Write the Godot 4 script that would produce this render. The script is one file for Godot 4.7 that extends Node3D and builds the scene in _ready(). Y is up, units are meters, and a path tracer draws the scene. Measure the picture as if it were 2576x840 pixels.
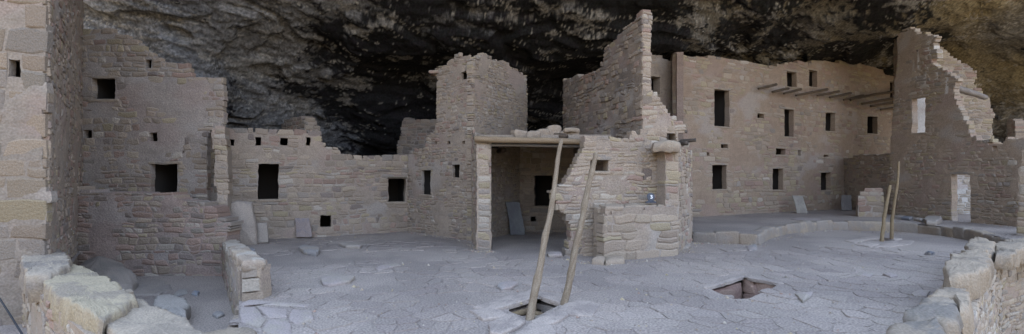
extends Node3D
# Cliff dwelling in a sandstone alcove. Pixel measures (2576 x 840 frame) give directions;
# distances come from where things touch the plaza, the terrace or a wall.
const F := 1288.0
const HOR := 440.0
const EYE := 1.65
var fine := FastNoiseLite.new()
var broad := FastNoiseLite.new()
var ridge := FastNoiseLite.new()
var stones := []          # [mesh, palette index]
var PAL := []
var M := {}
var used := {}
var laid := {}            # thing -> [[mesh, transform, size]]

# ---------------------------------------------------------------- pixel helpers
func gp(px: float, py: float, h := 0.0) -> Vector3:
	var d := (EYE - h) * F / (py - HOR)
	return Vector3((px - 1288.0) / F * d, h, -d)
func dp(px: float, py: float, d: float) -> Vector3:
	return Vector3((px - 1288.0) / F * d, EYE + (HOR - py) / F * d, -d)
func pl(px: float, d: float) -> Vector2:
	return Vector2((px - 1288.0) / F * d, -d)
func g2(px: float, py: float, h := 0.0) -> Vector2:
	var p := gp(px, py, h)
	return Vector2(p.x, p.z)
func quad_px(a: Array, h := 0.0) -> PackedVector2Array:
	var r := PackedVector2Array()
	for i in range(0, a.size(), 2):
		r.append(g2(a[i], a[i + 1], h))
	return r
func pts(a: Array) -> PackedVector2Array:
	var r := PackedVector2Array()
	for i in range(0, a.size(), 2):
		r.append(Vector2(a[i], a[i + 1]))
	return r

# ---------------------------------------------------------------- naming
func numbered(called: String) -> String:
	var n: int = used.get(called, -1) + 1
	used[called] = n
	return called if n == 0 else "%s_%03d" % [called, n]
func thing(called: String, label: String, category: String, at := Vector3.ZERO, group := "") -> Node3D:
	var o := Node3D.new()
	o.name = numbered(called)
	add_child(o)
	o.position = at
	tag(o, label, category, group)
	o.set_meta("kind", "thing")
	return o
func tag(o: Node, label: String, category: String, group := "") -> void:
	o.set_meta("label", label)
	o.set_meta("category", category)
	if group:
		o.set_meta("group", group)
func part(called: String, mesh: Mesh, m: Material, parent: Node, tf := Transform3D()) -> MeshInstance3D:
	var o := MeshInstance3D.new()
	o.mesh = mesh
	o.material_override = m
	o.name = called
	parent.add_child(o, true)
	var up := parent
	var at := Transform3D()
	while up != self:
		at = (up as Node3D).transform * at
		up = up.get_parent()
	tf = at.affine_inverse() * tf
	o.transform = tf
	return o
func single(called: String, mesh: Mesh, m: Material, tf: Transform3D, label: String, category: String, group := "") -> MeshInstance3D:
	var o := part(numbered(called), mesh, m, self, tf)
	tag(o, label, category, group)
	return o

# ---------------------------------------------------------------- meshes
func commit(v: PackedVector3Array, n: PackedVector3Array, c: PackedColorArray, idx: PackedInt32Array) -> ArrayMesh:
	var a := []
	a.resize(Mesh.ARRAY_MAX)
	a[Mesh.ARRAY_VERTEX] = v
	a[Mesh.ARRAY_NORMAL] = n
	if c.size() > 0:
		a[Mesh.ARRAY_COLOR] = c
	a[Mesh.ARRAY_INDEX] = idx
	var m := ArrayMesh.new()
	m.add_surface_from_arrays(Mesh.PRIMITIVE_TRIANGLES, a)
	return m
func smooth(v: PackedVector3Array, c: PackedColorArray, idx: PackedInt32Array) -> ArrayMesh:
	var n := PackedVector3Array()
	n.resize(v.size())
	for k in range(0, idx.size(), 3):
		var f := (v[idx[k + 2]] - v[idx[k]]).cross(v[idx[k + 1]] - v[idx[k]])
		n[idx[k]] += f
		n[idx[k + 1]] += f
		n[idx[k + 2]] += f
	for k in n.size():
		n[k] = n[k].normalized()
	return commit(v, n, c, idx)
func flat(tris: PackedVector3Array, cols: PackedColorArray) -> ArrayMesh:
	var n := PackedVector3Array()
	var idx := PackedInt32Array()
	for k in range(0, tris.size(), 3):
		var f := (tris[k + 2] - tris[k]).cross(tris[k + 1] - tris[k]).normalized()
		for q in 3:
			n.append(f)
			idx.append(k + q)
	return commit(tris, n, cols, idx)

func make_stones() -> void:
	var rng := RandomNumberGenerator.new()
	rng.seed = 11
	for ci in PAL.size():
		for k in 5:
			var sh := []
			for p in [[-.5, -.22], [-.5, .2], [-.4, .5], [0, .5], [.38, .5], [.5, .24], [.5, -.2], [.42, -.5], [.02, -.5], [-.4, -.5]]:
				sh.append(Vector2(p[0] * rng.randf_range(.9, 1.0), p[1] * rng.randf_range(.84, 1.0)))
			var t := PackedVector3Array()
			var cc := PackedColorArray()
			var base: Color = PAL[ci]
			var tilt := Vector2(rng.randf_range(-.16, .16), rng.randf_range(-.12, .12))
			var inn := []
			for p in sh:
				var q: Vector2 = p * Vector2(rng.randf_range(.86, .94), rng.randf_range(.74, .88))
				inn.append(Vector3(q.x, q.y, q.x * tilt.x + q.y * tilt.y + rng.randf_range(-.06, .06)))
			var mid := Vector3(rng.randf_range(-.2, .2), rng.randf_range(-.15, .15), rng.randf_range(-.03, .09))
			var j := rng.randf_range(.91, 1.07)
			for q in 10:
				var w := (q + 1) % 10
				var a: Vector3 = inn[q]
				var b: Vector3 = inn[w]
				var oa := Vector3(sh[q].x, sh[q].y, -.3)
				var ob := Vector3(sh[w].x, sh[w].y, -.3)
				var ba := Vector3(sh[q].x, sh[q].y, -1)
				var bb := Vector3(sh[w].x, sh[w].y, -1)
				t.append_array([mid, a, b, a, oa, ob, a, ob, b, oa, ba, bb, oa, bb, ob])
			for q in t.size():
				cc.append(base * j)
			stones.append(flat(t, cc))

func lines(a: float, b: float, brk: Array, c: float) -> PackedFloat32Array:
	var s := [a, b]
	for x in brk:
		if x > a + .005 and x < b - .005:
			s.append(x)
	s.sort()
	var r := PackedFloat32Array([a])
	for i in range(1, s.size()):
		var n := maxi(1, ceili((s[i] - s[i - 1]) / c))
		for k in range(1, n + 1):
			r.append(lerpf(s[i - 1], s[i], float(k) / n))
	return r
func in_hole(p: Vector2, holes: Array, m := 0.0) -> bool:
	for h in holes:
		if p.x > h[0] - m and p.x < h[2] + m and p.y > h[1] - m and p.y < h[3] + m:
			return true
	return false
func core_mesh(poly: PackedVector2Array, holes: Array, th: float, mud: Color, mud2: Color, sd: float, c: float, bump: float, bald: float, sd5: float, streak: Array) -> ArrayMesh:
	var lo := poly[0]
	var hi := poly[0]
	for p in poly:
		lo = lo.min(p)
		hi = hi.max(p)
	var bx := []
	var by := []
	for h in holes:
		bx.append_array([h[0], h[2]])
		by.append_array([h[1], h[3]])
	var xs := lines(lo.x, hi.x, bx, c)
	var ys := lines(lo.y, hi.y, by, c)
	var nx := xs.size()
	var ny := ys.size()
	var keep := PackedByteArray()
	keep.resize((nx + 1) * (ny + 1))
	for i in nx - 1:
		for j in ny - 1:
			var p := Vector2((xs[i] + xs[i + 1]) / 2, (ys[j] + ys[j + 1]) / 2)
			var q := p + Vector2(broad.get_noise_3d(p.x * 30, p.y * 30, sd), broad.get_noise_3d(p.x * 30, p.y * 30, sd + 9)) * .035
			if not in_hole(p, holes) and Geometry2D.is_point_in_polygon(q, poly) and (bald < -5 or hi.x - lo.x < .5 or (Geometry2D.is_point_in_polygon(q + Vector2(0, .075), poly) and Geometry2D.is_point_in_polygon(q + Vector2(.035, 0), poly) and Geometry2D.is_point_in_polygon(q - Vector2(.035, 0), poly))):
				keep[(i + 1) * (ny + 1) + j + 1] = 1
	var v := PackedVector3Array()
	var cols := PackedColorArray()
	var idx := PackedInt32Array()
	for i in nx:
		for j in ny:
			var x := xs[i]
			var y := ys[j]
			var dx := fine.get_noise_3d(x * 9, y * 9, sd) * .035
			var dy := fine.get_noise_3d(x * 9, y * 9, sd + 40) * .03
			var z := fine.get_noise_3d(x * 5, y * 9, sd + 80) * bump + broad.get_noise_3d(x * 5, y * 5, sd) * bump * 1.2
			z += lerpf(-.007, .008, smoothstep(bald - .06, bald + .1, broad.get_noise_3d(x * 11, y * 11, sd5)))
			v.append(Vector3(x + dx, y + dy, z))
			var w := clampf(.5 + broad.get_noise_3d(x * 10, y * 16, sd + 33) * 1.6, 0, 1)
			var mc := mud.lerp(mud2, w) * (1.0 + fine.get_noise_3d(x * 14, y * 14, sd) * .2)
			var pk := broad.get_noise_3d(x * 8, y * 13, sd + 120)
			var gr := broad.get_noise_3d(x * 7, y * 12, sd + 170)
			mc = mc.lerp(Color(.335, .25, .215), smoothstep(.12, .4, pk) * .45)
			mc = mc.lerp(Color(.40, .36, .325), smoothstep(.2, .45, gr) * .5)
			if streak.size() > 0 and x > streak[0] and x < streak[2] and y > streak[1] and y < streak[3]:
				mc = mc.lerp(Color(.62, .6, .57), smoothstep(.1, .35, broad.get_noise_2d(x * 60, y * 5)) * .7)
			cols.append(mc)
	var n0 := v.size()
	for k in n0:
		var p := v[k]
		v.append(Vector3(p.x, p.y, -th))
		cols.append(cols[k])
	for i in nx - 1:
		for j in ny - 1:
			if keep[(i + 1) * (ny + 1) + j + 1] == 0:
				continue
			var a := i * ny + j
			var b := a + ny
			idx.append_array([a, a + 1, b + 1, a, b + 1, b, n0 + a, n0 + b + 1, n0 + a + 1, n0 + a, n0 + b, n0 + b + 1])
	var n := PackedVector3Array()
	n.resize(v.size())
	for k in range(0, idx.size(), 3):
		var f := (v[idx[k + 2]] - v[idx[k]]).cross(v[idx[k + 1]] - v[idx[k]])
		n[idx[k]] += f
		n[idx[k + 1]] += f
		n[idx[k + 2]] += f
	for k in n.size():
		n[k] = n[k].normalized() if n[k].length_squared() > 0 else Vector3(0, 0, 1)
	for i in nx - 1:
		for j in ny - 1:
			if keep[(i + 1) * (ny + 1) + j + 1] == 0:
				continue
			var a := i * ny + j
			var b := a + ny
			for e in [[0, -1, a, b, Vector3(0, -1, 0)], [0, 1, b + 1, a + 1, Vector3(0, 1, 0)], [-1, 0, a + 1, a, Vector3(-1, 0, 0)], [1, 0, b, b + 1, Vector3(1, 0, 0)]]:
				if keep[(i + 1 + e[0]) * (ny + 1) + j + 1 + e[1]]:
					continue
				var k := v.size()
				for q in [e[2], e[3], n0 + e[3], n0 + e[2]]:
					v.append(v[q])
					cols.append(cols[q])
					n.append(e[4])
				idx.append_array([k, k + 1, k + 2, k, k + 2, k + 3])
	return commit(v, n, cols, idx)

# one masonry face: mud core, stones laid in courses, openings, dark room behind
func panel(th: Node3D, A: Vector2, B: Vector2, px: Array, holes_px: Array, o := {}) -> Dictionary:
	var u := (B - A).normalized()
	var tf := Transform3D(Basis(Vector3(u.x, 0, u.y), Vector3.UP, Vector3(-u.y, 0, u.x)), Vector3(A.x, 0, A.y))
	var y0: float = o.get("y0", -.06)
	var poly := PackedVector2Array()
	var holes := []
	if o.get("raw", false):
		poly = pts(px)
		holes = holes_px
	else:
		for i in range(0, px.size(), 2):
			var q := on_wall(A, u, px[i], px[i + 1])
			q.y = maxf(q.y, y0)
			poly.append(q)
		for h in holes_px:
			var a := on_wall(A, u, h[0], h[3])
			var b := on_wall(A, u, h[2], h[1])
			holes.append([a.x, maxf(a.y, y0 + .02), b.x, b.y, h[4] if h.size() > 4 else o.get("deep", 1.7)])
	var thick: float = o.get("thick", .35)
	var sd: float = o.get("seed", 1.0)
	var rng := RandomNumberGenerator.new()
	rng.seed = int(sd * 77) + 5
	var strk := []
	if o.has("streak"):
		var k: Array = o.streak
		var q0 := on_wall(A, u, k[0], k[3])
		var q1 := on_wall(A, u, k[2], k[1])
		strk = [q0.x, q0.y, q1.x, q1.y]
	part(o.get("called", "mortar"), core_mesh(poly, holes, thick, o.get("mud", M.mud1), o.get("mud2", M.mud2), sd * 13.7, o.get("cell", .06), o.get("bump", .01), o.get("bald", .5) if o.get("stones", true) else -9.0, sd * 5, strk), M.mud, th, tf)
	for h in holes:
		var hw: float = h[2] - h[0]
		var hold: Node3D = th
		if o.get("room", true):
			var lo := Vector2(h[0] - .1, maxf(h[1] - .08, y0 + .02))
			var hi := Vector2(h[2] + .1, h[3] + (.1 if h[4] > .5 else .02))
			hold = part("window" if hw > .3 else "beam_hole", chamber(lo, hi, -thick + .02, -thick - h[4]), M.room_shade, th, tf)
		if hw > .3:
			var r0 := rng.randf_range(.05, .14)
			var r1 := rng.randf_range(.05, .14)
			part("lintel", slab_mesh(PackedVector2Array([Vector2(h[0] - r0, -thick * .9), Vector2(h[2] + r1, -thick * .9), Vector2(h[2] + r1, .018), Vector2(h[0] - r0, .012)]), rng.randf_range(.045, .075), rng.randf() * 90, .015, PAL[2], PAL[3], .12), M.boulder, hold, tf * Transform3D(Basis(), Vector3(0, h[3] + .05, 0)))
			if h[1] > y0 + .3:
				part("sill", slab_mesh(PackedVector2Array([Vector2(h[0] - r1, -thick * .9), Vector2(h[2] + r0, -thick * .9), Vector2(h[2] + r0, .03), Vector2(h[0] - r1, .022)]), rng.randf_range(.04, .06), rng.randf() * 90, .015, PAL[0], PAL[2], .12), M.boulder, hold, tf * Transform3D(Basis(), Vector3(0, h[1] + .012, 0)))
	if o.get("stones", true):
		lay(th, tf, poly, holes, o, rng, thick, sd)
	return {"tf": tf, "u": u, "A": A}
func on_wall(A: Vector2, u: Vector2, px: float, py: float) -> Vector2:
	var D := Vector2((px - 1288.0) / F, -1)
	var s := -A.cross(D) / u.cross(D)
	var d := -(A.y + s * u.y)
	return Vector2(s, EYE + (HOR - py) / F * d)
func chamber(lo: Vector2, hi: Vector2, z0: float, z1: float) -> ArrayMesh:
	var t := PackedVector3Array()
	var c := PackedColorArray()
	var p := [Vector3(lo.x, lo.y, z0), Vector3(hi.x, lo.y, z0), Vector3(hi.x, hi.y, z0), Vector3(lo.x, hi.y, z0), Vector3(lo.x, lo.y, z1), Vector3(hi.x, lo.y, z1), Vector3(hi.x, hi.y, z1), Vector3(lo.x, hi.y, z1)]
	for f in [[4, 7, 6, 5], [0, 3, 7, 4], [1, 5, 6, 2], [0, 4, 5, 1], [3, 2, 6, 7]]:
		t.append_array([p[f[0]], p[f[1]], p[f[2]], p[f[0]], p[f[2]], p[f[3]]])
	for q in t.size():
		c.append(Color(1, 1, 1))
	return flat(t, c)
func pick(rng: RandomNumberGenerator, w: Array) -> int:
	var tot := 0.0
	for x in w:
		tot += x
	var r := rng.randf() * tot
	for i in w.size():
		r -= w[i]
		if r <= 0:
			return i
	return 0
func wave(s: float, y: float, sd: float) -> float:
	return broad.get_noise_3d(s * 22, y * 18, sd * 4) * .05 + broad.get_noise_3d(s * 70, y * 30, sd * 4 + 60) * .016
# stones in wavy courses; neighbours share their joints, each is a mesh of its own
func lay(th: Node3D, tf: Transform3D, poly: PackedVector2Array, holes: Array, o: Dictionary, rng: RandomNumberGenerator, thick: float, sd: float) -> void:
	var list: Array = laid.get(th, [])
	laid[th] = list
	var lo := poly[0]
	var hi := poly[0]
	for p in poly:
		lo = lo.min(p)
		hi = hi.max(p)
	var sh: Array = o.get("sh", [.075, .15])
	var sl: Array = o.get("sl", [.16, .42])
	var pal: Array = o.get("pal", [5, 5, 4, 3, 2, 2, 2, 1])
	var red: float = o.get("red", .35)
	var cov: float = o.get("cov", .95)
	var bald: float = o.get("bald", .5)
	var pr: Array = o.get("proud", [-.004, .012])
	var tone: float = o.get("tone", 1.0)
	var big: float = 1.0 if sh[1] < .2 else 1.6
	var y := lo.y
	while y < hi.y - .03:
		var h := rng.randf_range(sh[0], sh[1])
		if rng.randf() < .1:
			h *= .6
		var run := -1e9
		var s := lo.x
		while s <= hi.x + .04:
			var a := Vector2(s, y + h * .2)
			var b := Vector2(s, y + h * .8)
			var ok := s < hi.x and Geometry2D.is_point_in_polygon(a, poly) and Geometry2D.is_point_in_polygon(b, poly) and not in_hole(a, holes, .005) and not in_hole(b, holes, .005)
			if ok and run < -1e8:
				run = s
			elif not ok and run > -1e8:
				var x := run - rng.randf_range(0, .025)
				var e := s - .02 + rng.randf_range(0, .025)
				var first := true
				var jb := x
				var jt := x
				while e - x > .04:
					var L := rng.randf_range(sl[0], sl[1]) * rng.randf_range(.6, 1.0)
					var last := false
					if e - x - L < sl[0] * .7:
						L = e - x
						last = true
					var nx := x + L
					var nb := nx + (0.0 if last else rng.randf_range(-.035, .035) * big)
					var nt := nx + (0.0 if last else rng.randf_range(-.035, .035) * big)
					var mx := x + L / 2
					var my := y + h / 2
					var top := not Geometry2D.is_point_in_polygon(Vector2(mx, y + h * 1.5), poly)
					var edge := first or last or top
					var mask := broad.get_noise_3d(mx * 11, my * 11, sd * 5)
					var must: float = 1.0 if top else o.get("edge", 1.0)
					if ((edge and rng.randf() < must) or (mask < bald and rng.randf() < cov)) and L < 1.3:
						var D: float = minf(thick * .92, .5) if edge else .1
						var rn := broad.get_noise_3d(mx * 7, my * 9, sd * 3 + 50)
						var q := pal.duplicate()
						if rn > red:
							q[4] += 12
							q[7] += 2
						var col: Color = PAL[pick(rng, q)].lerp(M.mud1, .15) * rng.randf_range(.86, 1.12) * tone
						var pz := rng.randf_range(pr[0], pr[1])
						if rng.randf() < .14 and h > .1:
							var f := rng.randf_range(.4, .62)
							one_stone(list, tf, rng, sd, jb, lerpf(jb, jt, f), nb, lerpf(nb, nt, f), y, y + h * f, D, pz, col)
							one_stone(list, tf, rng, sd, lerpf(jb, jt, f), jt, lerpf(nb, nt, f), nt, y + h * f, y + h, D, pz + rng.randf_range(-.008, .008), PAL[pick(rng, q)].lerp(M.mud1, .15) * tone)
						else:
							one_stone(list, tf, rng, sd, jb, jt, nb, nt, y, y + h, D, pz, col)
					first = false
					jb = nb
					jt = nt
					x = nx
				run = -1e9
			s += .035
		y += h
func one_stone(list: Array, tf: Transform3D, rng: RandomNumberGenerator, sd: float, lb: float, lt: float, rb: float, rt: float, y0: float, y1: float, D: float, pz: float, col: Color) -> void:
	var g := rng.randf_range(.002, .007)
	var pp := []
	for q in [[lb, y0], [lt, y1], [lerpf(lt, rt, .33), y1], [lerpf(lt, rt, .68), y1], [rt, y1], [rb, y0], [lerpf(lb, rb, .66), y0], [lerpf(lb, rb, .3), y0]]:
		pp.append(Vector2(q[0], q[1] + wave(q[0], q[1], sd)))
	var c := Vector2.ZERO
	for p in pp:
		c += p / 8.0
	var w := absf(rt - lt) / 2
	var h := (y1 - y0) / 2
	var cut := rng.randf_range(.1, .3) * minf(w, h)
	var outer := []
	var inn := []
	var tilt := Vector2(rng.randf_range(-.05, .05), rng.randf_range(-.09, .09))
	for k in 8:
		var p: Vector2 = pp[k] - c
		p -= p.sign() * Vector2(g, g)
		if k == 0 or k == 1 or k == 4 or k == 5:
			p -= p.sign() * cut * Vector2(rng.randf_range(.3, 1), rng.randf_range(.3, 1)) * .7
		outer.append(p)
		var iw := minf(.02 + rng.randf() * .015, w * .3)
		var ih := minf(.016 + rng.randf() * .012, h * .34)
		var r := p - p.sign() * Vector2(minf(iw, absf(p.x)), minf(ih, absf(p.y)))
		inn.append(Vector3(r.x, r.y, r.dot(tilt) + rng.randf_range(-.003, .003)))
	var mid := Vector3(rng.randf_range(-.3, .3) * w, rng.randf_range(-.3, .3) * h, rng.randf_range(.0, .006))
	var t := PackedVector3Array()
	for k in 8:
		var m := (k + 1) % 8
		var a: Vector3 = inn[k]
		var b: Vector3 = inn[m]
		var oa := Vector3(outer[k].x, outer[k].y, a.z - .011)
		var ob := Vector3(outer[m].x, outer[m].y, b.z - .011)
		var ba := Vector3(oa.x, oa.y, -D)
		var bb := Vector3(ob.x, ob.y, -D)
		t.append_array([mid, a, b, a, oa, ob, a, ob, b, oa, ba, bb, oa, bb, ob])
	list.append([t, tf * Transform3D(Basis(), Vector3(c.x, c.y, pz)), w * h, col])
func finish(th: Node3D, most := 300) -> void:
	var list: Array = laid.get(th, [])
	list.sort_custom(func(a, b): return a[2] > b[2])
	var rv := PackedVector3Array()
	var rc := PackedColorArray()
	for k in list.size():
		var c := PackedColorArray()
		c.resize(list[k][0].size())
		c.fill(list[k][3])
		if k < most:
			part("stone" if k == 0 else "stone_%03d" % k, flat(list[k][0], c), M.stone, th, list[k][1])
		else:
			var tf: Transform3D = th.transform.affine_inverse() * list[k][1]
			rv.append_array(tf * list[k][0])
			rc.append_array(c)
	if rv.size() > 0:
		var o := part("small_stones", flat(rv, rc), M.stone, th, th.transform)
		o.set_meta("kind", "stuff")

# rounded slab or boulder from a plan outline; top at y = 0
func slab_mesh(poly: PackedVector2Array, t: float, sd: float, rough: float, c1: Color, c2: Color, seg := .06, freq := 6.0, dome := .02, thr := .1, rnd := .2) -> ArrayMesh:
	var p := poly.duplicate()
	for it in 2:
		var r := PackedVector2Array()
		for i in p.size():
			var a := p[i]
			var b := p[(i + 1) % p.size()]
			if it == 0:
				var n := maxi(1, ceili(a.distance_to(b) / seg))
				for k in n:
					r.append(a.lerp(b, float(k) / n))
			else:
				r.append(a.lerp(b, .2))
				r.append(a.lerp(b, .8))
		p = r
	var c := Vector2.ZERO
	for q in p:
		c += q
	c /= p.size()
	var rad := 0.0
	for q in p:
		rad += q.distance_to(c)
	rad /= p.size()
	var e := minf(t * rnd, rad * rnd * .9) / rad
	var rings := [[e * .6, -t], [0.0, -t * .72], [0.0, -t * .4], [e * .35, -t * .12], [e * 1.1, 0.0]]
	var inner := maxi(2, ceili(rad / (seg * 1.5)))
	for k in range(1, inner):
		var f := lerpf(e * 1.1, 1.0, float(k) / inner)
		rings.append([f, dome * sqrt(float(k) / inner)])
	var v := PackedVector3Array()
	var cols := PackedColorArray()
	var idx := PackedInt32Array()
	var m := p.size()
	for rg in rings:
		for q in p:
			var w: Vector2 = c + (q - c) * (1.0 - rg[0])
			var P := Vector3(w.x, rg[1], w.y)
			var k := freq
			P += Vector3(fine.get_noise_3d(P.x * k + sd, P.y * k, P.z * k), fine.get_noise_3d(P.x * k, P.y * k + sd * 3, P.z * k), fine.get_noise_3d(P.x * k, P.y * k, P.z * k + sd * 7)) * rough * (1.0 - .85 * rg[0])
			v.append(P)
	v.append(Vector3(c.x, dome, c.y))
	for P in v:
		var f := broad.get_noise_3d(P.x * 22 + sd, P.y * 30, P.z * 22) + .45 * fine.get_noise_3d(P.x * 22, P.y * 22 + sd, P.z * 22)
		cols.append(c1.lerp(c2, smoothstep(thr - .12, thr + .12, f)) * (1.0 + .14 * fine.get_noise_3d(P.x * 30, P.y * 30, P.z * 30)))
	var area := 0.0
	for i in m:
		area += p[i].cross(p[(i + 1) % m])
	for k in rings.size() - 1:
		for i in m:
			var a := k * m + i
			var b := k * m + (i + 1) % m
			if area > 0:
				idx.append_array([a, b, b + m, a, b + m, a + m])
			else:
				idx.append_array([a, b + m, b, a, a + m, b + m])
	var l := (rings.size() - 1) * m
	for i in m:
		if area > 0:
			idx.append_array([l + i, l + (i + 1) % m, v.size() - 1])
		else:
			idx.append_array([l + i, v.size() - 1, l + (i + 1) % m])
	return smooth(v, cols, idx)
func prism(poly: PackedVector2Array, y0: float, y1: float, col: Color) -> ArrayMesh:
	var t := PackedVector3Array()
	var c := PackedColorArray()
	var p := poly.duplicate()
	if not Geometry2D.is_polygon_clockwise(p):
		p.reverse()
	for i in p.size():
		var a := p[i]
		var b := p[(i + 1) % p.size()]
		var q := [Vector3(a.x, y0, a.y), Vector3(b.x, y0, b.y), Vector3(b.x, y1, b.y), Vector3(a.x, y1, a.y)]
		t.append_array([q[0], q[1], q[2], q[0], q[2], q[3]])
	var tri := Geometry2D.triangulate_polygon(p)
	for k in range(0, tri.size(), 3):
		for y in [y0, y1]:
			var w := []
			for q in 3:
				w.append(Vector3(p[tri[k + q]].x, y, p[tri[k + q]].y))
			var up: bool = (w[2] - w[0]).cross(w[1] - w[0]).y > 0
			t.append_array(w if up == (y == y1) else [w[0], w[2], w[1]])
	for q in t.size():
		c.append(col)
	return flat(t, c)
func tube(path: Array, rad: Array, sides: int, sd: float, wob: float, c1: Color, c2: Color) -> ArrayMesh:
	var v := PackedVector3Array()
	var cols := PackedColorArray()
	var idx := PackedInt32Array()
	var n := path.size()
	for i in n:
		var d: Vector3 = (path[mini(i + 1, n - 1)] - path[maxi(i - 1, 0)]).normalized()
		var a := d.cross(Vector3(.31, .2, .93)).normalized()
		var b := d.cross(a)
		for k in sides:
			var f := TAU * k / sides
			var r: float = rad[i] * (1.0 + wob * fine.get_noise_3d(i * 3.1 + sd, cos(f) * 6, sin(f) * 6))
			v.append(path[i] + (a * cos(f) + b * sin(f)) * r)
			cols.append(c1.lerp(c2, clampf(.5 + 1.5 * fine.get_noise_3d(cos(f) * 14 + sd, i * 1.3, sin(f) * 14), 0, 1)))
	for i in n - 1:
		for k in sides:
			var a := i * sides + k
			var b := i * sides + (k + 1) % sides
			idx.append_array([a, b + sides, b, a, a + sides, b + sides])
	for e in [0, n - 1]:
		var m := v.size()
		v.append(path[e])
		cols.append(c2 * .8)
		for k in sides:
			var a: int = e * sides + k
			var b: int = e * sides + (k + 1) % sides
			idx.append_array([m, a, b] if e == 0 else [m, b, a])
	return smooth(v, cols, idx)
func pole_path(a: Vector3, b: Vector3, n: int, sd: float, amp: float) -> Array:
	var r := []
	for i in n + 1:
		var t := float(i) / n
		var p := a.lerp(b, t)
		p += Vector3(broad.get_noise_2d(t * 14 + sd * 20, 1.0), broad.get_noise_2d(t * 14 + sd * 20, 90.0) * .5, broad.get_noise_2d(t * 14 + sd * 20, 50.0)) * amp * sin(t * PI * .9 + .2)
		r.append(p)
	return r
func taper(a: float, b: float, n: int) -> Array:
	var r := []
	for i in n + 1:
		r.append(lerpf(a, b, float(i) / n) * (1.14 if n > 20 and (i * 7 + int(a * 9000)) % 5 == 0 else 1.0))
	return r
func near_edge(p: Vector2, poly: PackedVector2Array) -> Vector2:
	var best := p
	var bd := 1e9
	for i in poly.size():
		var q := Geometry2D.get_closest_point_to_segment(p, poly[i], poly[(i + 1) % poly.size()])
		if q.distance_squared_to(p) < bd:
			bd = q.distance_squared_to(p)
			best = q
	return best
func gy(x: float, z: float) -> float:
	return broad.get_noise_2d(x * 3.5, z * 3.5) * .035
func dirt(p: Vector2, c1: Color, c2: Color) -> Color:
	var w := clampf(.5 + 1.5 * broad.get_noise_2d(p.x * 6, p.y * 6) + .6 * fine.get_noise_2d(p.x * 5, p.y * 5), 0, 1)
	return c1.lerp(c2, w)
func sheet(x0: float, x1: float, z0: float, z1: float, c: float, keep: PackedVector2Array, drops: Array, h: float, amp: float, c1: Color, c2: Color) -> ArrayMesh:
	var nx := ceili((x1 - x0) / c) + 1
	var nz := ceili((z1 - z0) / c) + 1
	var v := PackedVector3Array()
	var cols := PackedColorArray()
	var idx := PackedInt32Array()
	var off := PackedByteArray()
	for i in nx:
		for j in nz:
			var p := Vector2(x0 + i * c, z0 + j * c)
			var out := 0
			if keep.size() > 0 and not Geometry2D.is_point_in_polygon(p, keep):
				out = 1
				p = near_edge(p, keep)
			for k in drops.size():
				if Geometry2D.is_point_in_polygon(p, drops[k]):
					out = 2 + k
					p = near_edge(p, drops[k])
			off.append(out)
			var y := h + gy(p.x, p.y) * amp + fine.get_noise_2d(p.x * 6, p.y * 6) * .009
			v.append(Vector3(p.x, y, p.y))
			cols.append(dirt(p, c1, c2))
	for i in nx - 1:
		for j in nz - 1:
			var a := i * nz + j
			var q := [a, a + 1, a + nz, a + nz + 1]
			if off[q[0]] > 0 and off[q[1]] > 0 and off[q[2]] > 0 and off[q[3]] > 0:
				continue
			idx.append_array([a, a + nz, a + nz + 1, a, a + nz + 1, a + 1])
	return smooth(v, cols, idx)

# ---------------------------------------------------------------- materials
func noise_tex(freq: float, sd: int, lo: float, hi: float, oct := 5, size := 512) -> NoiseTexture2D:
	var n := FastNoiseLite.new()
	n.seed = sd
	n.frequency = freq
	n.fractal_octaves = oct
	var t := NoiseTexture2D.new()
	t.width = size
	t.height = size
	t.seamless = true
	t.noise = n
	var g := Gradient.new()
	g.set_color(0, Color(lo, lo, lo))
	g.set_color(1, Color(hi, hi, hi))
	t.color_ramp = g
	return t
func normal_tex(freq: float, sd: int, bump: float, oct := 5) -> NoiseTexture2D:
	var t := noise_tex(freq, sd, 0, 1, oct)
	t.color_ramp = null
	t.as_normal_map = true
	t.bump_strength = bump
	return t
func mat(alb: Texture2D, nor: Texture2D, sc: float, nscale := 1.0, rough := .95) -> StandardMaterial3D:
	var m := StandardMaterial3D.new()
	m.vertex_color_use_as_albedo = true
	m.albedo_texture = alb
	m.normal_enabled = true
	m.normal_texture = nor
	m.normal_scale = nscale
	m.uv1_triplanar = true
	m.uv1_world_triplanar = true
	m.uv1_scale = Vector3(sc, sc, sc)
	m.roughness = rough
	m.metallic_specular = .25
	return m
func make_materials() -> void:
	var grain := noise_tex(.06, 3, .74, 1.0, 5)
	var nor := normal_tex(.03, 4, 5.0, 5)
	var nor2 := normal_tex(.02, 9, 9.0)
	M.stone = mat(grain, nor, 1.3, 1.3)
	M.mud = mat(noise_tex(.05, 5, .76, 1.0), nor, .9, .6)
	M.ground = mat(noise_tex(.06, 6, .66, 1.0), normal_tex(.06, 14, 6.0), .9, .9)
	M.rock = mat(noise_tex(.035, 7, .42, 1.0), nor2, .55, 1.3)
	M.boulder = mat(grain, nor, 1.2, 1.1)
	M.wood = mat(noise_tex(.04, 8, .6, 1.0), nor, 2.5, .7, .8)
	M.room_shade = StandardMaterial3D.new()
	M.room_shade.albedo_color = Color(.2, .18, .165)  # shade of the rooms put into the base colour
	M.room_shade.roughness = 1.0
	M.mud1 = Color(.37, .297, .234)
	M.mud2 = Color(.325, .264, .213)
	PAL = [Color(.355, .283, .218), Color(.33, .265, .208), Color(.385, .312, .238), Color(.30, .258, .222), Color(.335, .232, .188), Color(.375, .308, .205), Color(.44, .385, .322), Color(.235, .192, .168)]

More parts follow.
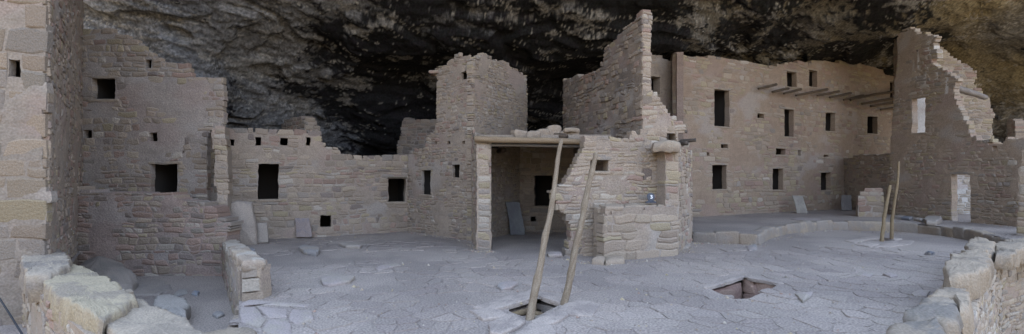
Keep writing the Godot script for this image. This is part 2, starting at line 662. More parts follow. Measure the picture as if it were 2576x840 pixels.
# ---------------------------------------------------------------- rock
func interp(tab: Array, px: float) -> PackedFloat32Array:
	var k := 0
	while k < tab.size() - 2 and px > tab[k + 1][0]:
		k += 1
	var t := clampf((px - tab[k][0]) / (tab[k + 1][0] - tab[k][0]), 0, 1)
	t = lerpf(t, smoothstep(0.0, 1.0, t), .6)
	var r := PackedFloat32Array()
	for q in range(1, tab[k].size()):
		r.append(lerpf(tab[k][q], tab[k + 1][q], t))
	return r
func make_rock() -> void:
	# columns: direction, then distance / height of the profile from the back foot to the lip, last two: soot amount, ochre with painted bounce tint
	var tab := [
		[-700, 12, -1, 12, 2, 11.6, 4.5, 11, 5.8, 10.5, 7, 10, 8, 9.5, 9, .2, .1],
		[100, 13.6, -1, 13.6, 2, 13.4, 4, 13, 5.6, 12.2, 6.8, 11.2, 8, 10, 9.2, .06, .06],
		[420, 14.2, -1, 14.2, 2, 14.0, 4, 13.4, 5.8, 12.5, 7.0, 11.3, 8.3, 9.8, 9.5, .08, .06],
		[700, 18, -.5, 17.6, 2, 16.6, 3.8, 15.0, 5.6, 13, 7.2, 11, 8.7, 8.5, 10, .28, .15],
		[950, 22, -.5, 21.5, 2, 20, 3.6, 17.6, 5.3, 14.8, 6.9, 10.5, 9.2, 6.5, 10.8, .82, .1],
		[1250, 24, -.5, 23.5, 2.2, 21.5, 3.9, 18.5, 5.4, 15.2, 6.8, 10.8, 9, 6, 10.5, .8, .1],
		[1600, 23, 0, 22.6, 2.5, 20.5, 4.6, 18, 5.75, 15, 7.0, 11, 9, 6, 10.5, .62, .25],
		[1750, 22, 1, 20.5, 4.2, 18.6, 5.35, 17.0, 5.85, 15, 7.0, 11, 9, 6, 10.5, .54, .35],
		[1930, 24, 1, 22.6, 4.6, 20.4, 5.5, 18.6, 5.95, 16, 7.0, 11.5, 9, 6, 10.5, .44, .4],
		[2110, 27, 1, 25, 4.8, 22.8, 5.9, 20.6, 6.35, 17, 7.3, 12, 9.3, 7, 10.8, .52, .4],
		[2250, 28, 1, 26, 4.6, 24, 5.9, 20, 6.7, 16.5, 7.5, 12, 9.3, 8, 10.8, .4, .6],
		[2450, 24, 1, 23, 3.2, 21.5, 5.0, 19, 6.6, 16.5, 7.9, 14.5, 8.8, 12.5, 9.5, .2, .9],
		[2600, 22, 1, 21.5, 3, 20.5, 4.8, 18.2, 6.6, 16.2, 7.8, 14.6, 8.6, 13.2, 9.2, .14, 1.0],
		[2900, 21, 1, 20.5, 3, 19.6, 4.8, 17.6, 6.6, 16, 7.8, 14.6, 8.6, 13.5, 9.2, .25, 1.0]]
	var NU := 1000
	var NV := 280
	var v := PackedVector3Array()
	var so := PackedVector2Array()
	for i in NU:
		var px := lerpf(-700, 2900, float(i) / (NU - 1))
		var r := interp(tab, px)
		var ct := []
		for k in 7:
			ct.append(Vector2(r[k * 2], r[k * 2 + 1]))
		for j in NV:
			var f := float(j) / (NV - 1) * 5.999
			var k := int(f)
			var p0: Vector2 = ct[maxi(k - 1, 0)]
			var q: Vector2 = ct[k].cubic_interpolate(ct[k + 1], p0, ct[mini(k + 2, 6)], f - k)
			v.append(Vector3((px - 1288.0) / F * q.x, q.y, -q.x))
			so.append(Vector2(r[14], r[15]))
	var w := PackedVector3Array()
	var cols := PackedColorArray()
	w.resize(v.size())
	for i in NU:
		for j in NV:
			var k := i * NV + j
			var a := v[mini(i + 1, NU - 1) * NV + j] - v[maxi(i - 1, 0) * NV + j]
			var b := v[i * NV + mini(j + 1, NV - 1)] - v[i * NV + maxi(j - 1, 0)]
			var n := a.cross(b).normalized()
			var p := v[k]
			if n.dot(Vector3(-p.x, 1.0 - p.y, -8.0 - p.z)) < 0:
				n = -n
			# bedding: stretched along the alcove, thin across it
			var st := Vector3(p.x * .7, (p.y + .16 * p.x) * 1.9, p.z * .85)
			var warp := broad.get_noise_3d(st.x * 4, st.y * 4, st.z * 4)
			var big := broad.get_noise_3d(p.x * 1.6, p.y * 2.4, p.z * 1.6)
			var q := broad.get_noise_3d(st.x * 3 + warp * 8, st.y * 3, st.z * 3 + 40) * 3.2
			var step := floorf(q) + smoothstep(.78, 1.0, q - floorf(q))
			var fn := fine.get_noise_3d(st.x * 5, st.y * 6, st.z * 5)
			var ff := fine.get_noise_3d(p.x * 9, p.y * 17, p.z * 11)
			var hgt := big * .75 + step * .17 + fn * .05 + ff * .028 + ridge.get_noise_3d(st.x * 3 + 7, st.y * 4, st.z * 3) * .05
			hgt *= clampf(1.3 - .0 * p.y, .4, 1.0)
			w[k] = p + n * hgt
			# soot and scars from noise; soot weighted by the column table, heaviest mid-alcove
			# grey-brown sandstone, soot, pale scars; ochre also paints in warm bounced light
			var s0 := so[k]
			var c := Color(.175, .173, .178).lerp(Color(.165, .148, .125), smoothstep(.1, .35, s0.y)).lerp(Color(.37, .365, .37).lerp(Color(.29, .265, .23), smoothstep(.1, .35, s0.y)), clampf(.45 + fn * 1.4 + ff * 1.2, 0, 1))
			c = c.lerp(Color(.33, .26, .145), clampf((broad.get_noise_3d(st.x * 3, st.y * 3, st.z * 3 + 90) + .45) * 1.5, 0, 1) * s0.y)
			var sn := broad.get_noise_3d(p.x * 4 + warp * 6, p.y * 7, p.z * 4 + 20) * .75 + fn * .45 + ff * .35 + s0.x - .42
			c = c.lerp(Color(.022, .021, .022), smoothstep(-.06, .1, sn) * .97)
			var pa := absf(ridge.get_noise_3d(st.x * 2.2 + warp * 5, st.y * 3.4, st.z * 2.2 + 70))
			var rm := broad.get_noise_3d(st.x * 9, st.y * 10, st.z * 9 + 31) + .45 * fn + .4 * ff
			if rm > .3:
				c = c.lerp(Color(.38, .35, .31), smoothstep(.3, .46, rm) * .75)
			var vein := absf(fine.get_noise_3d(st.x * 1.3 + warp * 3, st.y * 2.6, st.z * 1.3 + 11))
			if vein < .016 and rm > -.1:
				c = c.lerp(Color(.5, .46, .4), .8)
			cols.append(c)
	var idx := PackedInt32Array()
	for i in NU - 1:
		for j in NV - 1:
			var a := i * NV + j
			idx.append_array([a, a + 1, a + NV + 1, a, a + NV + 1, a + NV])
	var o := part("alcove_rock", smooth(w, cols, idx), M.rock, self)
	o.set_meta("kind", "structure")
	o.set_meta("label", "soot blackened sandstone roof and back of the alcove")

# ---------------------------------------------------------------- scene
func _ready() -> void:
	# camera
	var cam := Camera3D.new()
	cam.name = "camera"
	add_child(cam)
	cam.position = Vector3(0, EYE, 0)
	cam.set_frustum(.1 * 840.0 / F, Vector2(0, .1 * (HOR - 420.0) / F), .1, 900.0)
	cam.current = true
	# sky, sun, exposure
	var env := Environment.new()
	env.background_mode = Environment.BG_SKY
	var sm := ProceduralSkyMaterial.new()
	sm.sky_top_color = Color(.60, .68, .80)
	sm.sky_horizon_color = Color(.78, .80, .84)
	sm.sky_curve = .18
	sm.ground_horizon_color = Color(.35, .33, .28)
	sm.ground_bottom_color = Color(.22, .2, .17)
	env.sky = Sky.new()
	env.sky.sky_material = sm
	env.tonemap_mode = Environment.TONE_MAPPER_LINEAR
	env.tonemap_exposure = 6.3
	env.sdfgi_enabled = true
	env.ssao_enabled = true
	env.ssil_enabled = true
	var we := WorldEnvironment.new()
	we.environment = env
	add_child(we)
	var sun := DirectionalLight3D.new()
	sun.name = "sun"
	add_child(sun)
	sun.look_at_from_position(Vector3.ZERO, Vector3(.3, -.72, .6), Vector3.UP)
	sun.light_energy = 1.3
	sun.light_color = Color(1, .95, .86)
	sun.light_angular_distance = .5
	sun.shadow_enabled = true
	# noise
	fine.seed = 21
	fine.frequency = .45
	fine.fractal_octaves = 4
	broad.seed = 8
	broad.frequency = .06
	broad.fractal_octaves = 3
	ridge.seed = 31
	ridge.frequency = .25
	ridge.fractal_type = FastNoiseLite.FRACTAL_RIDGED
	ridge.fractal_octaves = 4
	make_materials()
	make_stones()
	make_rock()
	make_ground()
	make_left_walls()
	make_middle()
	make_front_block()
	make_right()
	make_parapets()
	make_loose()

# the kerb of the raised terrace, from the front block round to the far pier
func kerb_line() -> PackedVector2Array:
	return quad_px([1744, 583, 1800, 585, 1860, 586, 1904, 588, 1932, 577, 1975, 566, 2050, 559, 2130, 557, 2240, 559, 2310, 563, 2370, 569, 2430, 578, 2480, 588, 2540, 602], .25)
func clip(poly: PackedVector2Array, m: Vector2, n: Vector2) -> PackedVector2Array:
	var r := PackedVector2Array()
	for i in poly.size():
		var a := poly[i]
		var b := poly[(i + 1) % poly.size()]
		var da := (a - m).dot(n)
		var db := (b - m).dot(n)
		if da <= 0:
			r.append(a)
		if (da < 0 and db > 0) or (da > 0 and db < 0):
			r.append(a.lerp(b, da / (da - db)))
	return r
func lining(th: Node3D, poly: PackedVector2Array, y0: float, y1: float, o: Dictionary) -> void:
	var c := Vector2.ZERO
	for p in poly:
		c += p
	c /= poly.size()
	for i in poly.size():
		var a := poly[i]
		var b := poly[(i + 1) % poly.size()]
		var u := b - a
		if Vector2(-u.y, u.x).dot(c - (a + b) / 2) < 0:
			var t := a
			a = b
			b = t
		var L := a.distance_to(b)
		var q := o.duplicate()
		q.raw = true
		q.seed = o.get("seed", 1.0) + i * 3.3
		panel(th, a, b, [0, y0, L, y0, L, y1, 0, y1], [], q)
func tri_sheet(poly: PackedVector2Array, y: float, col: Color) -> ArrayMesh:
	return prism(poly, y - .05, y, col)

func make_ground() -> void:
	var dust := Color(.42, .354, .308)
	var dust2 := Color(.325, .273, .243)
	var g := PlaneMesh.new()
	g.size = Vector2(1200, 1200)
	var gm := StandardMaterial3D.new()
	gm.albedo_texture = noise_tex(.02, 40, .75, 1.0)
	gm.albedo_color = Color(.56, .5, .4)
	gm.uv1_triplanar = true
	gm.uv1_world_triplanar = true
	gm.uv1_scale = Vector3(.1, .1, .1)
	gm.roughness = 1.0
	var o := part("ground", g, gm, self, Transform3D(Basis(), Vector3(0, -1.9, 0)))
	o.set_meta("kind", "structure")
	make_added_canyon()
	var sunk := PackedVector2Array([Vector2(-6.2, -11), Vector2(-3.6, -6.75), Vector2(-2.86, -5.35), Vector2(-2.7, -4.5), Vector2(-3.6, -5.1), Vector2(-5.0, -6.4), Vector2(-6.8, -7.65), Vector2(-9.7, -11.6), Vector2(-9.5, -11.9), Vector2(-6.2, -11.3)])
	var hatch := quad_px([1264, 774, 1348, 746, 1416, 765, 1334, 803])
	var hatch2 := quad_px([2182, 602, 2215, 596, 2250, 602, 2218, 610])
	var pit := quad_px([1776, 722, 1868, 696, 1960, 715, 1862, 757])
	var keep := PackedVector2Array([Vector2(-2.95, -3.95), Vector2(3.1, -4), Vector2(3.8, -4.66), Vector2(4.45, -5.2), Vector2(6.2, -7), Vector2(8.26, -9), Vector2(9.4, -9.4), Vector2(20, -10), Vector2(20, -28), Vector2(-14, -28), Vector2(-14, -11.5), Vector2(-7.2, -8), Vector2(-5.2, -6.3), Vector2(-3.6, -4.95)])
	var plaza := part("plaza_floor", sheet(-14, 20, -28, -3.9, .12, keep, [sunk, hatch, hatch2, pit], 0, 1, dust, dust2), M.ground, self)
	plaza.set_meta("kind", "structure")
	# unseen skirt added below the plaza rim to stop light leaking in underneath
	for e in [[Vector2(-3.0, -3.9), Vector2(3.0, -3.9)], [Vector2(9.3, -9.3), Vector2(20, -10)], [Vector2(20, -10), Vector2(20, -28)], [Vector2(-14, -28), Vector2(-14, -11.5)], [Vector2(-14, -11.5), Vector2(-7.3, -8.0)], [Vector2(20, -28), Vector2(-14, -28)]]:
		part("light_skirt", prism(strip(PackedVector2Array(e), .1, .1), -1.95, -.06, dust2), M.ground, plaza)
	var sf := part("sunken_floor", sheet(-10.4, -2.3, -12, -4.2, .12, PackedVector2Array(), [], -.52, 1.6, dust, dust2), M.ground, self)
	sf.set_meta("kind", "structure")
	# terrace
	var k := kerb_line()
	var tp := k.duplicate()
	tp.append_array([Vector2(16, -11), Vector2(20, -14), Vector2(20, -27), Vector2(4, -27), Vector2(4.4, -14)])
	var te := part("terrace", sheet(4, 20, -27, -10.5, .14, tp, [], .25, .6, dust, dust2), M.ground, self)
	te.set_meta("kind", "structure")
	var kt := thing("terrace_kerb", "low curved kerb of rough stone blocks edging the raised terrace", "kerb", Vector3(k[3].x, 0, k[3].y))
	var rng := RandomNumberGenerator.new()
	rng.seed = 91
	for i in k.size() - 1:
		var a := k[i]
		var b := k[i + 1]
		var L := a.distance_to(b)
		var x := 0.0
		while x < L - .05:
			var l := minf(rng.randf_range(.34, .75), L - x)
			if L - x - l < .2:
				l = L - x
			var u := (b - a).normalized()
			var w := a + u * (x + l / 2)
			var h := rng.randf_range(.24, .3)
			var nb := PackedVector2Array([Vector2(-l / 2 - .012, -.22), Vector2(l / 2 + .012, -.2), Vector2(l / 2 + .012, .06), Vector2(-l / 2 - .012, .05)])
			var m := slab_mesh(nb, h + .05, rng.randf() * 50, .04, PAL[rng.randi() % 3] * .95, PAL[3], .12, 3.0, .008, .1, .09)
			part("stone", m, M.boulder, kt, Transform3D(Basis(Vector3(u.x, 0, u.y), Vector3.UP, Vector3(-u.y, 0, u.x)), Vector3(w.x, h - .01 + rng.randf_range(-.02, .02), w.y)))
			x += l
	# flagstones of the plaza, one by one
	var zone := quad_px([655, 640, 720, 606, 1000, 592, 1185, 622, 1240, 645, 1415, 655, 1490, 668, 1705, 652, 1745, 616, 1905, 614, 2050, 582, 2240, 578, 2480, 608, 2560, 640, 2370, 760, 2225, 850, 2200, 890, 620, 890, 615, 770, 662, 752])
	var rim1 := quad_px([1180, 775, 1345, 725, 1540, 765, 1330, 850])
	var rim2 := quad_px([2120, 603, 2210, 590, 2310, 603, 2200, 620])
	var rim3 := quad_px([1745, 724, 1868, 690, 1985, 715, 1862, 768])
	var rs := .28
	var nx := 69
	var nz := 51
	var site := []
	var gone := {}
	for i in nx:
		for j in nz:
			if rng.randf() < .22:
				gone[site.size()] = true
			site.append(Vector2(-6.5 + (i + (j % 2) * .5) * rs * 1.08, -17.5 + j * rs * .93) + Vector2(rng.randf_range(-.5, .5), rng.randf_range(-.5, .5)) * rs)
	var cells := []
	for i in range(2, nx - 2):
		for j in range(2, nz - 2):
			var s: Vector2 = site[i * nz + j]
			if gone.has(i * nz + j) or not Geometry2D.is_point_in_polygon(s, zone) or Geometry2D.is_point_in_polygon(s, rim1) or Geometry2D.is_point_in_polygon(s, rim2) or Geometry2D.is_point_in_polygon(s, rim3) or Geometry2D.is_point_in_polygon(s, k):
				continue
			var dens := broad.get_noise_2d(s.x * 6 + 40, s.y * 6)
			if dens > .3 or (s.x < -1.5 and -s.y > 7.5 and dens > -.05) or (-s.y > 10.5 and dens > .1) or rng.randf() < .05:
				continue
			var poly := PackedVector2Array([s + Vector2(-.7, -.7), s + Vector2(.7, -.7), s + Vector2(.7, .7), s + Vector2(-.7, .7)])
			for a in range(-2, 3):
				for b in range(-2, 3):
					if (a == 0 and b == 0) or gone.has((i + a) * nz + j + b):
						continue
					var q: Vector2 = site[(i + a) * nz + j + b]
					poly = clip(poly, (s + q) / 2 - (q - s).normalized() * .006, q - s)
			if poly.size() < 3:
				continue
			var rr := PackedVector2Array()
			for p in poly.size():
				var a := poly[p]
				var b := poly[(p + 1) % poly.size()]
				rr.append(a.lerp(b, .12))
				if a.distance_to(b) > .12:
					rr.append(a.lerp(b, .5) + Vector2(rng.randf_range(-.012, .012), rng.randf_range(-.012, .012)))
				rr.append(a.lerp(b, .88))
			cells.append([rr, s, s.length()])
	cells.sort_custom(func(a, b): return a[2] < b[2])
	var restv := PackedVector3Array()
	var restc := PackedColorArray()
	for q in cells.size():
		var s: Vector2 = cells[q][1]
		var y := gy(s.x, s.y) + rng.randf_range(.005, .015)
		var col := dirt(s, dust, dust2) * rng.randf_range(.98, 1.06)
		var t := PackedVector3Array()
		var c := PackedColorArray()
		var rr: PackedVector2Array = cells[q][0]
		var tilt := Vector2(rng.randf_range(-.008, .008), rng.randf_range(-.008, .008))
		var flip := Geometry2D.is_polygon_clockwise(rr)
		for p in rr.size():
			var a := rr[p]
			var b := rr[(p + 1) % rr.size()]
			if not flip:
				var sw := a
				a = b
				b = sw
			var ia := a.lerp(s, .045)
			var ib := b.lerp(s, .045)
			var mid := Vector3(s.x, y, s.y)
			var A := Vector3(ia.x, y + (ia - s).dot(tilt), ia.y)
			var B := Vector3(ib.x, y + (ib - s).dot(tilt), ib.y)
			var A0 := Vector3(a.x, y - .03, a.y)
			var B0 := Vector3(b.x, y - .03, b.y)
			t.append_array([mid, B, A, A, B, B0, A, B0, A0])
		for p in t.size():
			c.append(col)
		if q < 300:
			part("flagstone" if q == 0 else "flagstone_%03d" % q, flat(t, c), M.ground, plaza)
		else:
			restv.append_array(t)
			restc.append_array(c)
	if restv.size() > 0:
		var st := part("distant_flagstones", flat(restv, restc), M.ground, plaza)
		st.set_meta("kind", "stuff")
	grit(plaza)
	# kiva hatch in front, its rim of slabs, lining and timbers
	var hc := (hatch[0] + hatch[1] + hatch[2] + hatch[3]) / 4
	var ht := thing("kiva_hatch", "square hatch rimmed with flat slabs where the tall pole ladder goes down", "hatch", Vector3(hc.x, 0, hc.y))
	lining(ht, hatch, -.75, -.01, {"thick": .12, "sh": [.1, .17], "sl": [.2, .4], "seed": 61.0, "cell": .09, "mud": PAL[1], "mud2": PAL[3]})
	part("shaft_floor", tri_sheet(hatch, -1.8, dust2), M.mud, ht)
	lining(ht, hatch, -1.85, -.7, {"thick": .12, "stones": false, "seed": 66.0, "cell": .2, "mud": PAL[1], "mud2": PAL[3]})
	for r in [[1188, 770, 1262, 748, 1338, 727, 1352, 742, 1340, 750, 1264, 772, 1225, 778], [1180, 778, 1222, 775, 1262, 777, 1282, 790, 1258, 796, 1215, 800], [1228, 812, 1260, 797, 1290, 788, 1322, 805, 1300, 822, 1262, 838, 1232, 834],
			[1336, 806, 1380, 785, 1420, 778, 1432, 790, 1400, 808, 1345, 822], [1396, 783, 1420, 763, 1448, 752, 1490, 757, 1507, 768, 1490, 794, 1440, 790], [1356, 744, 1364, 735, 1420, 745, 1440, 755, 1417, 764], [1295, 840, 1335, 810, 1390, 815, 1400, 840, 1350, 860]]:
		part("rim_slab", slab_mesh(quad_px(r, .03), .06, r[0] * .1, .014, dust, dust2, .08, 5.0, .006), M.boulder, ht, Transform3D(Basis(), Vector3(0, .03, 0)))
	for r in [[1268, 779, 1345, 757, -.1, .045], [1282, 790, 1352, 770, -.2, .06], [1345, 760, 1412, 775, -.16, .055]]:
		var a := gp(r[0], r[1], 0) + Vector3(0, r[4], 0)
		var b := gp(r[2], r[3], 0) + Vector3(0, r[4], 0)
		part("timber", tube(pole_path(a, b, 8, r[0], .03), taper(r[5], r[5] * .85, 8), 9, r[0], .2, Color(.30, .22, .13), Color(.18, .13, .085)), M.wood, ht)
	# far hatch on the right
	hc = (hatch2[0] + hatch2[2]) / 2
	ht = thing("kiva_hatch", "far square hatch beside the terrace with two short ladder poles standing in it", "hatch", Vector3(hc.x, 0, hc.y))
	lining(ht, hatch2, -.8, -.01, {"thick": .12, "sh": [.1, .16], "seed": 71.0, "cell": .12})
	part("shaft_floor", tri_sheet(hatch2, -.78, dust2), M.mud, ht)
	for r in [[2124, 604, 2160, 597, 2212, 591, 2216, 596, 2180, 602, 2150, 609], [2150, 612, 2182, 604, 2216, 611, 2190, 619], [2220, 611, 2252, 603, 2300, 604, 2290, 612, 2240, 619, 2200, 619], [2220, 596, 2230, 591, 2270, 598, 2252, 602]]:
		part("rim_slab", slab_mesh(quad_px(r, .04), .08, r[0] * .1, .014, dust, dust2, .12, 4.0, .006), M.boulder, ht, Transform3D(Basis(), Vector3(0, .028, 0)))
	# stone-lined pit
	hc = (pit[0] + pit[2]) / 2
	ht = thing("stone_lined_pit", "small open square pit lined with reddish stone slabs in the plaza floor", "pit", Vector3(hc.x, 0, hc.y))
	lining(ht, pit, -.5, gy(hc.x, hc.y) - .008, {"thick": .12, "sh": [.17, .26], "sl": [.3, .55], "seed": 81.0, "cell": .08, "pal": [1, 1, 0, 0, 12, 0, 0, 2], "mud": Color(.38, .265, .225), "mud2": Color(.29, .19, .16)})
	finish(ht)
	part("pit_floor", sheet(hc.x - .9, hc.x + .9, hc.y - .9, hc.y + .9, .08, pit, [], -.4, 1.5, dust, dust2), M.ground, ht)
	for q in 16:
		var p := hc + Vector2(rng.randf_range(-.3, .3), rng.randf_range(-.3, .3))
		var s := rng.randf_range(.03, .08)
		part("pebble", stones[rng.randi() % 40], M.stone, ht, Transform3D(Basis(Vector3.RIGHT, -PI / 2) * Basis.from_scale(Vector3(s, s, .05)), Vector3(p.x, -.33, p.y)))
	for r in [[1768, 722, 1800, 713, 1866, 691, 1872, 695, 1800, 718, 1778, 724], [1872, 694, 1890, 700, 1925, 706, 1962, 714, 1975, 712, 1930, 702, 1895, 695]]:
		part("rim_slab", slab_mesh(quad_px(r, .015), .05, r[0] * .1, .012, dust, dust2, .1, 5.0, .004), M.boulder, ht, Transform3D(Basis(), Vector3(0, .018, 0)))

# the wooded canyon side opposite, behind the camera; added unseen to cut level light, raised left to shade that side
func make_added_canyon() -> void:
	var v := PackedVector3Array()
	var c := PackedColorArray()
	var idx := PackedInt32Array()
	for i in 61:
		var f := lerpf(-PI * .06, PI * 1.06, i / 60.0)
		for j in 12:
			var r := 45.0 + j * 9.0
			var h := -2.2 + 26.0 * lerpf(.6, 1.7, smoothstep(.4, .9, f / PI)) * smoothstep(0.0, 8.0, float(j)) + broad.get_noise_2d(i * 6.0, j * 9.0) * 6.0 * minf(1.0, j / 3.0)
			v.append(Vector3(cos(f) * r, h, sin(f) * r))
			c.append(Color(.16, .15, .08).lerp(Color(.36, .28, .18), clampf(.45 + 1.4 * broad.get_noise_2d(i * 9.0, j * 17.0), 0, 1)))
	for i in 60:
		for j in 11:
			var a := i * 12 + j
			idx.append_array([a, a + 12, a + 13, a, a + 13, a + 1])
	var o := part("added_canyon_slope", smooth(v, c, idx), M.ground, self)
	o.set_meta("kind", "structure")

# grit and crumbs of stone, thickest along the wall feet
func grit(plaza: Node3D) -> void:
	var rng := RandomNumberGenerator.new()
	rng.seed = 404
	var foot := [[pl(575, 11.9), Vector2(-3.05, -14.7), 0.0], [Vector2(-3.0, -14.7), Vector2(-1.05, -12.75), 0.0], [Vector2(-1.0, -12.6), pl(1200, 11.1), 0.0], [pl(1200, 11.1), pl(1234, 11.1), 0.0], [g2(1420, 648), g2(1490, 660), 0.0], [g2(1490, 664), g2(1707, 648), 0.0], [pl(1710, 10.8), pl(1744, 12.4), 0.0], [g2(1744, 612), g2(1905, 614), 0.0], [g2(1905, 614), g2(2050, 580), 0.0], [g2(2050, 580), g2(2370, 585), 0.0], [Vector2(5.6, -16.6), Vector2(13.4, -20.9), .25], [Vector2(13.15, -20.5), Vector2(13.2, -17.5), .25], [Vector2(13.2, -17.5), Vector2(13.5, -13.8), .25], [Vector2(-6.2, -10.75), Vector2(-9.4, -10.75), -.52], [Vector2(.2, -14.6), Vector2(1.9, -14.3), 0.0], [g2(655, 752), g2(615, 640), 0.0]]
	var v := PackedVector3Array()
	var c := PackedColorArray()
	for k in 3600:
		var p := Vector2.ZERO
		var h := 0.0
		if k < 2300:
			var f: Array = foot[rng.randi() % foot.size()]
			var a: Vector2 = f[0]
			var b: Vector2 = f[1]
			p = a.lerp(b, rng.randf()) + Vector2(rng.randfn(0, .1), absf(rng.randfn(0, .16)))
			h = f[2]
		else:
			var d := 4.9 + 8.5 * pow(rng.randf(), 1.3)
			p = Vector2(rng.randf_range(-.5, .8) * d, -d)
			if p.x < -3.4 and -p.y < 11.0:
				continue
			if broad.get_noise_2d(p.x * 12, p.y * 12) < -.05:
				continue
		var s := rng.randf_range(.006, .02)
		if rng.randf() < .12:
			s *= 2.2
		var y := h + gy(p.x, p.y) + s * .3
		if h == 0.0 and k >= 2300:
			y += .008
		var col: Color = PAL[rng.randi() % 8] * rng.randf_range(.85, 1.2)
		var q := []
		for m in 5:
			var an := TAU * m / 5.0 + rng.randf_range(-.4, .4)
			q.append(Vector3(p.x + cos(an) * s * rng.randf_range(.7, 1.4), y - s * .5, p.y + sin(an) * s * rng.randf_range(.7, 1.3)))
		var tp := Vector3(p.x + rng.randf_range(-.3, .3) * s, y + s * rng.randf_range(.3, .8), p.y)
		for m in 5:
			v.append_array([tp, q[(m + 1) % 5], q[m]])
			c.append_array([col, col, col])
	var o := part("grit", flat(v, c), M.stone, self)
	o.set_meta("kind", "stuff")
	tag(o, "loose grit and stone crumbs scattered over the plaza and along wall feet", "gravel")

func make_left_walls() -> void:
	# tall wall whose end stands close on the left
	var t := thing("buttress_wall", "tall wall end of large pale weathered blocks rising beside the sunken room", "stone wall", Vector3(-6.9, -1.9, -7.6))
	var big := {"tone": .76, "thick": .14, "sh": [.2, .42], "sl": [.35, .8], "seed": 3.0, "y0": -1.95, "pal": [5, 4, 2, 4, 0, 1, 1, 1], "mud": Color(.28, .236, .198), "mud2": Color(.25, .213, .18), "cov": .95, "bald": .3, "red": .7, "deep": .5}
	panel(t, Vector2(-8.6, -7.2), Vector2(-6.82, -7.5), [-150, -150, 114, -150, 116, 0, 122, 110, 114, 150, 116, 200, 127, 225, 122, 265, 115, 300, 114, 470, 133, 475, 138, 500, 120, 512, 128, 545, 116, 570, 114, 620, 117, 700, 117, 960, -150, 960], [[20, 150, 52, 193, .2]], big)
	var dark := {"raw": true, "proud": [-.012, .014], "bump": .02, "bald": .3, "thick": .08, "sh": [.07, .17], "sl": [.14, .36], "seed": 4.0, "pal": [4, 5, 1, 4, 4, 1, 0, 3], "y0": -1.9}
	panel(t, Vector2(-6.83, -7.57), Vector2(-10.2, -12.2), [0, -1.2, 5.72, -1.2, 5.72, 7.2, 0, 7.2], [], dark)
	finish(t)
	# tall ruined house wall
	t = thing("ruined_house", "tall plastered wall with stepped broken top and square black window", "ruin", Vector3(pl(370, 11.8).x, -.5, -11.8))
	panel(t, pl(185, 12.0), pl(580, 12.0), [200, 64, 232, 69, 270, 67, 285, 76, 330, 92, 360, 107, 366, 122, 383, 128, 390, 141, 412, 150, 450, 154, 478, 161, 484, 188, 492, 196, 520, 197, 532, 190, 564, 190, 563, 260, 564, 318, 540, 326, 524, 332, 520, 400, 523, 460, 521, 530, 521, 720, 200, 720],
		[[231, 196, 290, 251, 1.0], [365, 150, 380, 171, .4], [208, 327, 231, 348], [374, 333, 396, 355], [459, 379, 464, 384], [378, 412, 446, 520]], {"thick": .16, "seed": 7.0, "mud": Color(.375, .318, .275), "mud2": Color(.33, .28, .243), "y0": -.55, "bald": .06, "sh": [.07, .18], "sl": [.18, .46], "red": .45, "cov": .85})
	finish(t)
	# low wall in front of it
	t = thing("low_wall", "low reddish wall with worn top below the square black doorway", "stone wall", Vector3(-7.7, -.5, -11))
	panel(t, pl(180, 10.9), pl(600, 10.9), [190, 470, 240, 472, 290, 476, 300, 477, 370, 478, 437, 484, 441, 497, 500, 500, 503, 507, 540, 511, 549, 548, 584, 553, 585, 568, 577, 572, 574, 600, 567, 610, 566, 720, 190, 720], [],
		{"thick": .55, "seed": 9.0, "mud": Color(.36, .275, .235), "mud2": Color(.31, .245, .215), "y0": -.6, "red": .08, "pal": [4, 4, 2, 3, 6, 1, 2, 3], "sh": [.05, .18], "sl": [.14, .46], "bald": .22})
	finish(t)
	# partition between the sunken room and the plaza
	var a := Vector2(-6.2, -10.95)
	var b := Vector2(-3.62, -6.82)
	t = thing("partition_wall", "short low wall of stacked blocks between sunken room and plaza", "stone wall", Vector3(-4.5, -.5, -8.4))
	var L := a.distance_to(b)
	var pt := {"raw": true, "bald": .9, "thick": .24, "seed": 12.0, "sh": [.1, .17], "sl": [.18, .4], "pal": [4, 4, 3, 3, 1, 1, 3, 0]}
	# seen from the sunken side: the far end lies left
	panel(t, a, b, [0, -.6, L, -.6, L, .42, L * .8, .46, L * .55, .34, L * .3, .26, 0, .2], [], pt)
	var u := (b - a).normalized()
	var n := Vector2(u.y, -u.x) * -1.0
	var e := b + Vector2(.3, .02)
	pt.seed = 13.0
	pt.sh = [.13, .2]
	pt.pal = [3, 2, 4, 2, 0, 1, 4, 0]
	panel(t, b + Vector2(0, .05), e + Vector2(.02, .05), [0, -.08, .32, -.08, .31, .44, .24, .5, .1, .5, 0, .46], [], pt)
	var far := e - u * (L - .3)
	pt.seed = 14.0
	panel(t, e + Vector2(0, .03), far, [0, -.08, L - .3, -.08, L - .3, .2, L * .5, .3, L * .2, .42, 0, .45], [], pt)
	finish(t)
	var rng := RandomNumberGenerator.new()
	rng.seed = 5
	for q in 8:
		var f := float(q) / 7.0
		var c := a.lerp(b, f * .96 + .02) + Vector2(.13, -.06)
		var hh := lerpf(.24, .52, f) if q > 0 else .25
		var w := L / 8.0 * .5
		part("cap_stone", slab_mesh(PackedVector2Array([Vector2(-w, -.15), Vector2(w, -.14), Vector2(w, .15), Vector2(-w, .14)]), .12, q * 9.1, .05, PAL[q % 3] * 1.05, PAL[6], .12, 5.0, .015), M.boulder, t,
			Transform3D(Basis(Vector3(u.x, 0, u.y), Vector3.UP, Vector3(-u.y, 0, u.x)), Vector3(c.x, hh, c.y)))
	# retaining face of the plaza towards the sunken room
	t = thing("retaining_wall", "retaining edge of the paved corner dropping into the sunken room", "stone wall", Vector3(-3.2, -.5, -6))
	lining_edge(t, Vector2(-3.62, -6.8), Vector2(-2.72, -4.55), -.6, .0, 17.0)
	finish(t)
